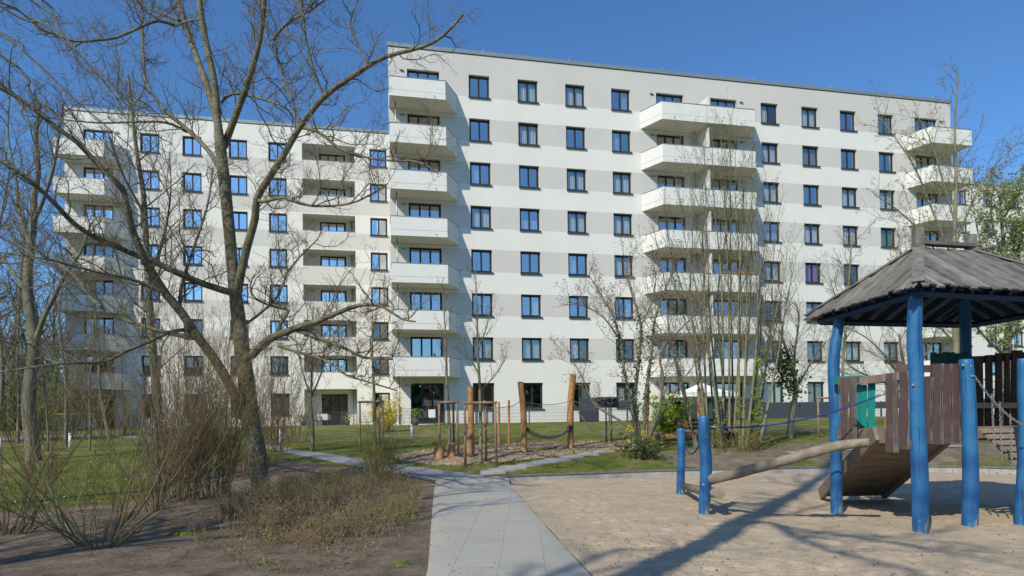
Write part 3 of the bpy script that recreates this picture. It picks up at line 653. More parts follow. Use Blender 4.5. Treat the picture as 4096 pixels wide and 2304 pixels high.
for n in range(2, 9):
    zb = ZT[n] - 2.64
    put_balcony(main, BL, zb, (-5.0,)); put_balcony(main, BMid, zb, (11.0, 15.9)); put_balcony(main, BR, zb, (34.0,))
    MB().box(13.57, 13.67, -1.55, -.004, zb + .222, zb + 2.64 if n < 8 else zb + 1.9).build('privacy_screen', M['parapet'], main)
    zlow = 1.5 if n == 2 else ZT[n - 1] - 2.42
    for u, o in ((-7.3, .9), (13.25, .25), (34.6, .5)): MB().tube([(u, -o, zlow), (u, -o, zb + .011)], .045, 10, smooth=True).build('downpipe', M['metal'], main)

# --- recessed wing on the left
W2, W1, WD, WDG = [(a_[0], a_[1].copy(), a_[2]) for a_ in (W2, W1, WD, WDG)]
for a_ in (W2, W1, WD, WDG): a_[1].materials[0] = M['glass2']
wing = thing('apartment_block', (0, D2, 0), 'paler recessed apartment wing seen behind the big bare tree', 'building', rz=TH)
ops = []; wc = [-28.85, -25.84, -22.48, -19.52, -11.64]
for c in wc:
    for n in range(2, 9): ops.append((c, c + 1.37, ZT[n] - 1.46, ZT[n]))
    ops.append((c, c + 1.42, ZT[1] - 1.70, ZT[1]))
dl = -32.78
for n in range(2, 9): ops.append((dl, dl + 2.06, ZT[n] - 2.42, ZT[n]))
ops.append((dl, dl + 2.12, 1.52, 4.10))
LG = (-16.96, -12.85)
for n in range(2, 9): ops.append((LG[0], LG[1], ZT[n] - 1.29, ZT[n] + .07, .18))
ops.append((LG[0], LG[1], 1.3, 4.42, .18))
new_obj('wall', wall_mesh('wall', -34.0, -5.0, 1.2, 25.46, ops, M['wing'], 13), wing)
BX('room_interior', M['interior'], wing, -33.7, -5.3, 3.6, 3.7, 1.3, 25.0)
BX('roof_coping', M['coping'], wing, -34.06, -5, -.06, .3, 25.50, 25.74); BX('coping_shadow_strip', M['sill'], wing, -33.98, -5.1, .012, .25, 25.461, 25.50)  # shadow line under the coping again as a dark strip
for i, c in enumerate(wc):
    for n in range(1, 9):
        if n == 1: put_win(wing, W1, c, .21, ZT[1] - 1.70, curtain='slat' if i == 3 else None)
        else: put_win(wing, W2, c, .21, ZT[n] - 1.46, curtain={(4, 7): 'low', (4, 8): 'half', (2, 4): 'low'}.get((i, n)), clear=n <= 2 or (i, n) in ((0, 3), (0, 4), (1, 3), (4, 3)))
for n in range(1, 9):
    if n == 1: put_win(wing, WDG, dl, .21, 1.52, 'balcony_door')
    else: put_win(wing, WD, dl, .21, ZT[n] - 2.42, 'balcony_door', clear=n <= 5)
    new_obj('wall_lamp', LAMP, wing, (dl + 2.4, -.003, ZT[n] - .17))
BW = balcony_meshes([(-33.98, 0), (-34.1, 1.75), (-30.75, 1.75), (-29.6, 0)])
for n in range(2, 9): put_balcony(wing, BW, ZT[n] - 2.64, (-31.4,))
for n in range(1, 9):      # recessed balconies
    lo = ZT[n] - 1.29 if n > 1 else 1.3; hi = ZT[n] + .07 if n > 1 else 4.42; fl = ZT[n] - 2.45 if n > 1 else 1.5
    b = MB(); d = 1.7
    # open box: floor, ceiling, two cheeks, back with a hole for the door
    b.box(LG[0], LG[1], .181, d, fl - .12, fl); b.box(LG[0], LG[1], .181, d, hi + .003, hi + .10)
    b.box(LG[0] - .1, LG[0], .181, d, fl - .12, hi + .10); b.box(LG[1], LG[1] + .1, .181, d, fl - .12, hi + .10)
    da, dc = -15.72, -13.62; b.box(LG[0] - .1, da, d + .002, d + .15, fl, hi + .1); b.box(dc, LG[1] + .1, d + .002, d + .15, fl, hi + .1)
    dh = fl + (2.42 if n > 1 else 2.58); b.box(da, dc, d + .002, d + .15, dh, hi + .12)
    o = b.build('loggia', M['soffit'], wing)
    put_win(wing, WD if n > 1 else WDG, da + .01, d + .06, fl, 'balcony_door')
    if n > 1: MB().box(LG[0], LG[1], -.015, .2, lo + .002, lo + .05).build('rail', M['coping'], o)
    new_obj('wall_lamp', LAMP, wing, (-16.3, d - .001, dh - .12))
    MB().tube([(-13.15, 1.45, fl), (-13.15, 1.45, hi)], .045, 8).build('downpipe', M['metal'], wing)

# --- wing on the right, farther back
rw = thing('apartment_block', (0, D2, 0), 'plain white apartment wing at the far right behind the fresh green tree', 'building', rz=TH)
ops = []; rc = [33 + 3.27 * k for k in range(10)]
for c in rc:
    for n in range(2, 9): ops.append((c, c + 1.37, ZT[n] - 1.46, ZT[n]))
    ops.append((c, c + 1.42, ZT[1] - 1.70, ZT[1]))
new_obj('wall', wall_mesh('wall', 30.5, 66, 1.2, 24.75, ops, M['plainwall'], 13), rw)
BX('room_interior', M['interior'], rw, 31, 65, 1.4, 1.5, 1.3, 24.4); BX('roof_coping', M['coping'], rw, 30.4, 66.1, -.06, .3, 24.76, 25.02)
for c in rc:
    for n in range(1, 9): put_win(rw, W1 if n == 1 else W2, c, .21, ZT[n] - (1.70 if n == 1 else 1.46))
# --- unseen block added left of the view to shade the left end of the wing
nb = thing('apartment_block', (-36.6, 37.0, 0), 'unseen plain pale block added beyond the left edge to shade the wing', 'building', rz=radians(12))
ops = [(-12.5 + 3 * k, -11.1 + 3 * k, 3 + 2.85 * j, 4.46 + 2.85 * j) for k in range(4) for j in range(7)]
new_obj('wall', wall_mesh('wall', -14, -.6, .5, 23.0, ops, M['plainwall'], 11), nb)
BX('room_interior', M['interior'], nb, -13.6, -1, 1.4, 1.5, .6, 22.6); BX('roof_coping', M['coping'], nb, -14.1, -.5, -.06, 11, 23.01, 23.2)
for o_ in ops: put_win(nb, W2, o_[0], .16, o_[2])
def FP(u, off, z=None, D=D1):
    x, y = u * cos(TH) + off * sin(TH), D + u * sin(TH) - off * cos(TH)
    return (x, y, g(x, y) if z is None else z)

# ------------------------------------------------------------------ trees
class Tree:
    def __init__(s, seed): s.p = []; s.leaf = []; s.R = random.Random(seed); s.seed = seed
    def add(s, pts, rad): s.p.append((pts, rad))
    def limb(s, pts, rad):
        """smooth hand-set limb through the points"""
        P = [Vector(p) for p in pts]; out = []; rr = []; n = len(P)
        if not hasattr(rad, '__len__'): rad = [rad, rad * .4]
        if len(rad) == 2: rad = [rad[0] + (rad[1] - rad[0]) * i / (n - 1) for i in range(n)]
        for i in range(n - 1):
            P0, P1, P2, P3 = P[max(i - 1, 0)], P[i], P[i + 1], P[min(i + 2, n - 1)]; m = max(2, int((P2 - P1).length / .22))
            for k in range(m):
                t = k / m; out.append(tuple(.5 * (2 * P1 + (P2 - P0) * t + (2 * P0 - 5 * P1 + 4 * P2 - P3) * t * t + (3 * P1 - P0 - 3 * P2 + P3) * t ** 3))); rr.append(rad[i] + (rad[i + 1] - rad[i]) * t)
        out.append(tuple(P[-1])); rr.append(rad[-1])
        s.add(out, rr); return out, rr
    def stem(s, p, d, L, r0, r1, n=5, wob=.2, trop=.1):
        R = s.R; x, y, z = p; dx, dy, dz = d; pts = [p]; rad = [r0]; st = L / (n - 1)
        for i in range(1, n):
            dx += R.gauss(0, wob); dy += R.gauss(0, wob); dz += R.gauss(0, wob) + trop
            m = sqrt(dx * dx + dy * dy + dz * dz) or 1; dx /= m; dy /= m; dz /= m
            x += dx * st; y += dy * st; z += dz * st; pts.append((x, y, z)); rad.append(r0 + (r1 - r0) * i / (n - 1))
        s.add(pts, rad); return pts, rad
    def ramify(s, pts, rad, lv, K, start=.12):
        R = s.R; L = 0; seg = []
        for i in range(len(pts) - 1):
            l = math.dist(pts[i], pts[i + 1]); seg.append(l); L += l
        if L < .02: return
        sp = K['sp'][lv]; t = max(start * L, sp * R.random()); i = 0; acc = 0
        while t < L:
            while i < len(seg) - 1 and acc + seg[i] < t: acc += seg[i]; i += 1
            f = min(1, (t - acc) / max(seg[i], 1e-6)); a, b = pts[i], pts[i + 1]
            p = tuple(a[k] + (b[k] - a[k]) * f for k in range(3)); r = rad[i] + (rad[i + 1] - rad[i]) * f
            tx, ty, tz = [(b[k] - a[k]) / max(seg[i], 1e-6) for k in range(3)]
            qx, qy, qz = R.gauss(0, 1), R.gauss(0, 1), R.gauss(0, 1) + K.get('up', .3)
            dt = qx * tx + qy * ty + qz * tz; qx -= dt * tx; qy -= dt * ty; qz -= dt * tz; m = sqrt(qx * qx + qy * qy + qz * qz) or 1
            an = K['ang'][lv] * R.uniform(.7, 1.25); c, sn = cos(an), sin(an)
            d = (tx * c + qx / m * sn, ty * c + qy / m * sn, tz * c + qz / m * sn)
            fr = t / L; ln = K['len'][lv] * R.uniform(.45, 1.25) * (1.1 - .55 * fr); rr = min(r * .7, K['rad'][lv] * R.uniform(.7, 1.2))
            q, w_ = s.stem(p, d, ln, rr, max(rr * .45, K.get('rmin', .0022)), K['n'][lv], K['wob'][lv], K.get('trop', .08))
            if lv + 1 < len(K['sp']): s.ramify(q, w_, lv + 1, K, .1)
            elif K.get('leaf'):
                for _ in range(K['leaf']):
                    j = R.randrange(1, len(q)); s.leaf.append(q[j])
            if K.get('tipleaf'): s.leaf.append(q[-1])
            t += sp * R.uniform(.5, 1.5)
    def meshes(s, thick=.016):
        groups = {}
        for pts, rad in s.p:
            mr = max(rad); sides = 12 if mr > .09 else 8 if mr > .035 else 5 if mr > .012 else 3
            groups.setdefault((len(pts), sides, mr > thick), []).append((pts, rad))
        out = {True: ([], [], 0), False: ([], [], 0)}
        for (n, k, th), lst in groups.items():
            P = np.array([a for a, _ in lst]); Rr = np.array([b for _, b in lst]); B = len(lst)
            T = np.gradient(P, axis=1); T /= np.linalg.norm(T, axis=2, keepdims=True) + 1e-9
            mT = np.abs(T.mean(1)); ref = np.zeros((B, 1, 3)); ref[np.arange(B), 0, mT.argmin(1)] = 1
            A = np.cross(T, np.broadcast_to(ref, T.shape)); A /= np.linalg.norm(A, axis=2, keepdims=True) + 1e-9; Bn = np.cross(T, A)
            w_ = np.arange(k) * 2 * pi / k
            V_ = P[:, :, None] + Rr[:, :, None, None] * (A[:, :, None] * np.cos(w_)[:, None] + Bn[:, :, None] * np.sin(w_)[:, None])
            base = (np.arange(B) * n * k)[:, None, None] + (np.arange(n - 1) * k)[None, :, None]; kk = np.arange(k); k2 = (kk + 1) % k
            F_ = np.stack([base + kk, base + k2, base + k + k2, base + k + kk], -1).reshape(-1, 4)
            vs, fs, c = out[th]; vs.append(V_.reshape(-1, 3)); fs.append(F_ + c); out[th] = (vs, fs, c + V_.size // 3)
        return {k: ((np.concatenate(v[0]), np.concatenate(v[1])) if v[0] else None) for k, v in out.items()}
    def build(s, name, base, label, cat='tree', group=None, bark='bark', twig='twig', leafm=None, lsize=.05, lup=.3, lasp=.6, jit=.02, parts=('trunk', 'crown', 'leaves'), thick=.016):
        root = thing(name, base, label, cat, group); o = np.array(base, float); ms = s.meshes(thick)
        for th, nm, mt in ((True, parts[0], bark), (False, parts[1], twig)):
            if ms[th]: new_obj(nm, np_mesh(nm, ms[th][0] - o, ms[th][1], M[mt], True), root)
        if leafm and s.leaf:
            P = np.array(s.leaf) - o; r2 = np.random.default_rng(s.seed); P = P + r2.normal(0, jit, P.shape)
            V_, F_ = tri_scatter(P, lsize, lup, lasp, rng=r2); new_obj(parts[2], np_mesh(parts[2], V_, F_, M[leafm]), root)
        return root

# hero tree: trunk and limbs as surveyed, twigs grown from them
def hero():
    T = Tree(3); D = 15.6
    def pl(pts, d0, d1): n = len(pts); return [at(x, y, d0 + (d1 - d0) * i / (n - 1)) for i, (x, y) in enumerate(pts)]
    k = D / 1712 * .5
    bx = G(655, 1262); base = (bx[0], bx[1], bx[2])
    T.limb([at(660, 1262, D), at(655, 1225, D)] + pl([(648, 1150), (630, 1050), (619, 950), (610, 890), (600, 800), (592, 740)], D, D), [50 * k, 47 * k, 46 * k, 45 * k, 40 * k, 38 * k, 35 * k, 31 * k])
    T.limb(pl([(592, 740), (583, 650), (575, 560), (565, 460), (556, 380), (547, 300), (538, 200), (519, 110), (505, 30), (498, -60), (500, -180)], D, D - .6), [31 * k, 28 * k, 28 * k, 28 * k, 27 * k, 18 * k, 16 * k, 15 * k, 14 * k, 11 * k, 8 * k])
    Ls = []
    def lm(pts, w0, w1, d0, d1, st=.12):
        q = T.limb(pl(pts, d0, d1), [w0 * k, w1 * k]); Ls.append((q[0], q[1], st)); return q
    lm([(547, 310), (520, 215), (490, 130), (465, 60), (447, 0), (430, -90), (415, -180)], 18, 8, D, D + 1.5)
    lm([(563, 370), (587, 306), (618, 222), (646, 132), (663, 35), (667, -60), (680, -160)], 19, 8, D, D - 1.6)
    lm([(598, 735), (604, 697), (621, 624), (642, 548), (646, 500), (674, 452), (716, 386), (757, 316), (816, 243), (872, 202), (924, 167), (976, 141), (1063, 118), (1115, 90), (1165, 36)], 22, 5, D, D - 2.5, .2)
    lm([(590, 740), (580, 736), (514, 715), (448, 687), (382, 656), (330, 637), (299, 623), (240, 597), (188, 564), (149, 524), (104, 479), (45, 431), (-60, 370)], 18, 7, D, D - 3.6, .1)
    lm([(570, 440), (556, 427), (521, 375), (472, 326), (417, 281), (389, 243), (368, 208), (361, 139), (358, 35), (352, -60)], 14, 4, D, D + 1.5)
    lm([(472, 333), (434, 313), (392, 306), (330, 307), (243, 309), (125, 297), (60, 290)], 8, 2.5, D + .8, D - .5)
    lm([(368, 271), (320, 253), (278, 208), (226, 149), (190, 90)], 6, 2, D + 1.1, D + 2)
    lm([(452, 60), (438, 63), (399, 52), (358, 66), (295, 94), (243, 101), (184, 104), (139, 87), (97, 69), (45, 24), (0, 7), (-60, -20)], 9, 3, D + .6, D - 2)
    lm([(450, 52), (434, 45), (392, 28), (344, 7), (300, -40)], 8, 4, D + .6, D + 1.5)
    lm([(505, 40), (500, 50), (475, 52), (452, 62), (440, 66)], 6, 3, D - .4, D + .4)
    lm([(612, 905), (636, 892), (674, 854), (726, 833), (750, 823), (796, 809), (837, 792), (882, 774), (924, 766), (962, 771), (1010, 802), (1045, 809)], 22, 3, D, D - 2.6)
    lm([(650, 880), (664, 872), (695, 840), (709, 809), (726, 781), (698, 774), (646, 754), (629, 722), (640, 690)], 13, 3, D - .3, D + 1)
    lm([(733, 826), (802, 851), (872, 878), (914, 899), (987, 903)], 10, 5, D - .8, D - 2)
    lm([(700, 870), (761, 889), (816, 906), (851, 927), (872, 944), (941, 965), (1000, 983)], 8, 3, D - .5, D - 2.2)
    lm([(646, 500), (660, 507), (709, 497), (733, 504), (785, 518), (872, 514), (924, 494), (976, 462)], 10, 3, D - .6, D - 2.4)
    lm([(757, 320), (796, 330), (823, 348), (855, 375), (900, 389), (941, 400), (1004, 405), (1038, 405), (1073, 417), (1104, 438)], 9, 2.5, D - 1.2, D - 2.6)
    lm([(556, 257), (583, 236), (625, 240), (663, 250), (718, 271), (757, 316)], 8, 4, D, D - 1.2)
    lm([(610, 1050), (604, 1010), (590, 989), (556, 930), (521, 878), (497, 847), (455, 784), (420, 743), (399, 711), (375, 673), (361, 645), (337, 590), (323, 538), (312, 486), (295, 462), (250, 417), (194, 358), (139, 319), (62, 257), (0, 222), (-70, 190)], 26, 6, D, D - 3.4, .3)
    lm([(452, 781), (455, 729), (469, 677), (493, 607), (521, 520), (531, 460), (536, 420)], 10, 3, D - 1, D - .2)
    lm([(486, 850), (469, 829), (417, 840), (372, 861), (313, 885), (278, 906), (243, 913), (205, 913), (139, 916), (0, 937), (-60, 950)], 10, 3, D - .6, D - 4)
    lm([(486, 850), (434, 840), (382, 826), (313, 805), (260, 777), (226, 746), (205, 715), (167, 677), (87, 625), (40, 590)], 12, 3, D - .6, D + 1.5)
    lm([(399, 732), (347, 708), (295, 694), (243, 684), (174, 666), (104, 649), (0, 635)], 9, 3, D - 1.6, D - 3.2)
    lm([(688, 100), (720, 60), (790, 20), (850, -30)], 8, 3, D - 1, D - 2); lm([(816, 243), (790, 180), (770, 100), (760, 20), (745, -50)], 7, 3, D - 1.4, D - 2)
    lm([(924, 167), (905, 120), (880, 60), (900, 0), (905, -60)], 6, 2, D - 1.8, D - 1.4); lm([(757, 316), (735, 250), (712, 180), (680, 120), (640, 85)], 6, 2.5, D - 1.2, D)
    lm([(610, 820), (640, 800), (700, 745), (720, 690), (760, 640), (800, 600), (815, 560)], 8, 2.5, D, D + 1.4)
    K = dict(sp=[.21, .12, .085], len=[1.65, .58, .17], ang=[.95, .95, .9], rad=[.013, .0058, .0034], n=[10, 6, 3], wob=[.27, .3, .3], up=.55, trop=.10, rmin=.0022)
    for p, r, st in Ls: T.ramify(p, r, 0, K, st)
    T.ramify(*T.stem(at(498, -60, D - .5), (0, 0, 1), 3, .05, .02, 8, .1, .1), 0, K)
    return T.build('bare_tree', base, 'large bare spreading tree with a thick greenish trunk left of the paved path', group=None, thick=.012)
hero()

# generic bare tree from a trunk line
def bare(name, X, depth, pts, w0, w1, label, seed, K, bark='barkgrey', twig='twig', forks=(), base=None, **kw):
    T = Tree(seed); b = base or GD(X, depth); k = depth / 1712 * .5
    q = T.limb([b] + [at(x, y, depth) for x, y in pts], [w0 * k, w1 * k]); T.ramify(q[0], q[1], 0, K, K.get('start', .25))
    for f in forks:
        fp, fw, fd = f; n = len(fp); q = T.limb([at(x, y, depth + fd * i / (n - 1)) for i, (x, y) in enumerate(fp)], [fw * k, fw * k * .3]); T.ramify(q[0], q[1], 0, K, .1)
    return T.build(name, b, label, bark=bark, twig=twig, **kw)
KB = dict(sp=[.42, .2, .16], len=[2.4, .9, .32], ang=[.8, .85, .8], rad=[.02, .008, .0045], n=[7, 5, 3], wob=[.16, .2, .25], up=.4, trop=.09, rmin=.0035)
bare('bare_tree', 85, 21.3, [(80, 1100), (72, 1020), (78, 950), (86, 870), (78, 800), (70, 740), (70, 680), (78, 620), (84, 560), (86, 500), (96, 430), (90, 350), (100, 260)], 36, 8,
     'upright bare tree with a grey trunk on the left lawn', 21, KB, 'barkgrey', forks=[([(86, 870), (110, 800), (140, 740), (165, 690), (200, 640), (230, 560)], 14, -1), ([(70, 740), (30, 680), (0, 640), (-40, 560)], 12, 1), ([(84, 560), (110, 500), (135, 420), (150, 330), (160, 250)], 11, -1), ([(78, 620), (50, 540), (40, 450), (20, 340), (25, 240)], 11, 1)])
bare('bare_tree', 405, 18.6, [(402, 1130), (395, 1000), (386, 900), (378, 800), (372, 700), (368, 620), (364, 540), (360, 480), (350, 420), (340, 350), (330, 260), (322, 190)], 24, 6,
     'slim bare tree with a straight trunk rising behind the red stemmed thicket', 22, KB, 'barkgrey', forks=[([(372, 700), (400, 640), (420, 560), (430, 470), (425, 380)], 8, 1.2), ([(364, 540), (330, 480), (300, 420), (270, 330)], 8, -1)])
# far bare trees on the left, behind the lawn
KF = dict(sp=[.6, .32, .25], len=[3.4, 1.3, .5], ang=[.75, .8, .8], rad=[.05, .02, .011], n=[6, 5, 3], wob=[.14, .18, .2], up=.35, trop=.1, rmin=.008)
for i, (X, d, h, s_) in enumerate(((-60, 36, 15, 31), (25, 42, 14, 32), (105, 52, 12, 33), (-10, 30, 11, 34), (60, 60, 13, 35), (135, 44, 9, 36), (-120, 44, 16, 37), (180, 47, 7, 38))):
    T = Tree(s_); b = GD(X, d); q = T.stem(b, (ru(-.05, .05), 0, 1), h, .17, .03, 12, .04, .05); T.ramify(q[0], q[1], 0, KF, .15)
    T.build('bare_tree', b, ['tall bare tree at the left edge of the picture', 'slender bare tree behind the left lawn beside the bins', 'bare tree standing close to the corner of the left wing', 'nearest thin bare tree at the far left edge', 'distant bare tree between the left trunks', 'small bare tree before the shaded terrace of the left wing', 'bare tree mostly cut off by the left edge', 'short bare tree before the left wing balconies'][i], group='bare trees behind the left lawn', bark='barkdark', twig='twig', leafm='catkin' if i % 2 else None, lsize=.06)

KM = dict(sp=[.36, .18, .14], len=[2.0, .8, .3], ang=[.8, .85, .8], rad=[.016, .0075, .0045], n=[8, 5, 3], wob=[.2, .24, .25], up=.35, trop=.08, rmin=.0034, leaf=1)
for i, (X, d, h, s_, ln) in enumerate(((165, 27, 9.5, 141, .05), (275, 30, 9, 142, -.08), (-15, 24, 12, 143, .1), (225, 25, 6.5, 144, .1), (45, 29, 10.5, 145, .0), (120, 25, 7.0, 146, -.06))):
    T = Tree(s_); b = GD(X, d); q = T.stem(b, (ln, 0, 1), h, .075 if h > 7 else .045, .012, 14, .06, .04); T.ramify(q[0], q[1], 0, KM, .2)
    T.build('bare_tree', b, ['twiggy bare tree between the lawn tree and the left balconies', 'twiggy bare tree right before the left stack of balconies', 'tall twiggy bare tree cut by the left edge', 'low twiggy bare tree on the left lawn under the big hanging limb', 'twiggy bare tree just left of the grey lawn tree', 'low thin bare tree right of the grey lawn trunk'][i], group='twiggy trees on the left lawn', bark='barkgrey', twig='twig', leafm='bud', lsize=.035, thick=.012)

def tangle():
    T = Tree(161); K = dict(sp=[.6, .35], len=[1.6, .6], ang=[.7, .8], rad=[.022, .012], n=[5, 3], wob=[.2, .25], up=.3, trop=.08, rmin=.009, leaf=1)
    for i in range(230):
        b = GD(T.R.uniform(-330, 150), T.R.uniform(46, 64)); q = T.stem(b, (T.R.uniform(-.3, .3), T.R.uniform(-.3, .3), 1), T.R.uniform(3.0, 9.5), .05, .012, 9, .12, .04); T.ramify(q[0], q[1], 0, K, .08)
    ms = T.meshes(.0)[True]; tag(new_obj('thicket', np_mesh('thicket', ms[0], ms[1], M['twiggrey'])), 'far tangle of bare grey brush behind the left lawn', 'thicket', kind='stuff')
    V_, F_ = tri_scatter(np.array(T.leaf) + rg.normal(0, .06, (len(T.leaf), 3)), .11, .3, .7, rng=rg); tag(new_obj('thicket_leaves', np_mesh('thicket_leaves', V_, F_, M['catkin'])), 'first small leaves on the far tangle of brush', 'leaves', kind='stuff')
tangle()
# trees behind the camera, they throw the branch shadows on sand, path and bed
KS = dict(sp=[.9, .5, .4], len=[4.2, 1.6, .6], ang=[.8, .8, .8], rad=[.055, .02, .009], n=[8, 5, 3], wob=[.12, .15, .2], up=.2, trop=.08, rmin=.005)
for i, (x, y, h, r, s_, lean) in enumerate(((-4.38, -1.7, 22, .30, 41, 0), (-11.5, 1.0, 15, .2, 42, .1), (-9.0, -7.5, 16, .2, 43, .02), (-18, 4, 15, .22, 44, .12), (-15.5, -5.5, 17, .22, 45, .05))):
    T = Tree(s_); q = T.stem((x, y, g(x, y) - .1), (lean, 0, 1), h, r, .13 if i == 0 else .06, 16, .014, 0.01); T.ramify(q[0], q[1], 0, KS, .22 if i else .58)
    def over(px, h0, h1, r0, start=None):      # a bough whose shadow crosses the ground along the surveyed points
        n_ = len(px); P_ = []
        for j_, (X, Y) in enumerate(px):
            gx, gy, gz_ = G(X, Y); hh = h0 + (h1 - h0) * j_ / (n_ - 1); t_ = (hh - gz_) / tan(SUN_EL); P_.append((gx - sin(SUN_AZ) * t_, gy - cos(SUN_AZ) * t_, hh))
        q_ = T.limb(([start] if start else []) + P_, [r0, r0 * .35]); T.ramify(q_[0], q_[1], 0, dict(KS, sp=[.5, .4, .35], len=[1.8, .8, .4], rad=[.03, .014, .007]), .25); return P_
    if i == 0:
        tp = lambda hh: min(q[0], key=lambda c_: abs(c_[2] - hh))
        pa_ = over([(1930, 1316), (2009, 1351), (2131, 1393), (2271, 1431), (2380, 1470)], 12.6, 13.4, .085, tp(12.2))
        over([(2110, 1345), (2218, 1358), (2340, 1378), (2480, 1414), (2600, 1436)], 12.9, 13.2, .06, pa_[0]); over([(2218, 1350), (2393, 1357), (2500, 1385), (2620, 1412)], 12.9, 13.4, .035, pa_[1])
    if i == 1:
        tp = lambda hh: min(q[0], key=lambda c_: abs(c_[2] - hh))
        over([(1000, 1222), (1041, 1223), (1089, 1226), (1138, 1215), (1212, 1203), (1290, 1196)], 9.5, 10.5, .06, tp(8.5)); over([(1020, 1310), (1083, 1299), (1142, 1278), (1257, 1271), (1330, 1262)], 9.0, 9.8, .055, tp(7.8))
    T.build('bare_tree', (x, y, g(x, y)), ['tall straight bare tree just behind the viewpoint throwing the long trunk shadow', 'bare tree left of the viewpoint', 'bare tree farther behind the viewpoint on the left', 'bare tree far left of the viewpoint', 'second bare tree behind the viewpoint on the left'][i], group='bare trees behind the viewpoint', bark='barkgrey', twig='twig')

# long hanging branches of a neighbouring tree that reach in at the upper left
def hanging():
    T = Tree(51); b = (-14.5, 9.0, g(-14.5, 9.0)); q = T.stem(b, (.05, .02, 1), 14, .2, .05, 12, .02, 0)
    K = dict(sp=[.16, .14], len=[.9, .25], ang=[.6, .7], rad=[.005, .003], n=[5, 3], wob=[.12, .2], up=-.1, trop=-.04, rmin=.0024)
    for i, pts in enumerate(([(-40, 60), (60, 130), (200, 260), (330, 370), (430, 460)], [(-40, 110), (80, 240), (180, 330), (300, 480), (380, 560)], [(20, -40), (160, 90), (290, 240), (400, 330)], [(-40, -10), (110, 60), (250, 190), (330, 300)],
                             [(-40, 180), (60, 300), (150, 380), (260, 540)], [(-40, 380), (90, 470), (220, 590), (350, 660)], [(-60, 830), (60, 860), (180, 930), (240, 1010)], [(-60, 560), (80, 640), (200, 760), (300, 870)], [(60, -40), (140, 60), (210, 180), (240, 280)])):
        dd = 11.5 + .5 * i; a = at(*pts[0], dd); s0 = (b[0] + .5, b[1], min(13.5, a[2] + 2.5))
        q = T.limb([s0] + [at(x, y, dd + .2 * j) for j, (x, y) in enumerate(pts)], [.03, .004]); T.ramify(q[0], q[1], 0, K, .3)
    T.build('bare_tree', b, 'bare tree past the left edge whose long thin branches hang across the upper left', bark='barkgrey', twig='twigred', leafm=None)
hanging()

# multi-stemmed tree right of centre
def multistem():
    T = Tree(61); d = 22.6; b = GD(1835, d)
    K = dict(sp=[.2, .15], len=[1.4, .35], ang=[.45, .6], rad=[.009, .004], n=[6, 3], wob=[.06, .15], up=.5, trop=.12, rmin=.0032, tipleaf=1)
    tops = [(1615, 700), (1640, 560), (1668, 500), (1700, 440), (1722, 380), (1745, 340), (1770, 360), (1790, 320), (1812, 300), (1836, 285), (1850, 330), (1872, 370), (1893, 390), (1910, 450), (1935, 470), (1960, 530), (1985, 600), (2005, 640), (1680, 620), (1760, 430), (1820, 380), (1880, 440), (1925, 560), (1970, 700)]
    for i, (X, Y) in enumerate(tops):
        bx = 1835 + (X - 1820) * .42 + T.R.uniform(-8, 8); dd = d + T.R.uniform(-.7, .7); p0 = GD(bx, dd)
        mid = at(bx + (X - bx) * .42 + T.R.uniform(-24, 24), 1110 + (Y - 1110) * .45, dd + T.R.uniform(-.3, .3)); m2 = at(bx + (X - bx) * .75 + T.R.uniform(-6, 6), 1110 + (Y - 1110) * .75, dd)
        q = T.limb([p0, mid, m2, at(X, Y, dd + T.R.uniform(-1, 1))], [T.R.uniform(.036, .058), .029, .013, .003]); T.ramify(q[0], q[1], 0, K, .28)
    T.build('multistemmed_tree', b, 'tall pale multi-stemmed tree before the middle balconies', bark='barkpale', twig='twiggrey', leafm='bud', lsize=.05, lup=.9, jit=.005)
multistem()

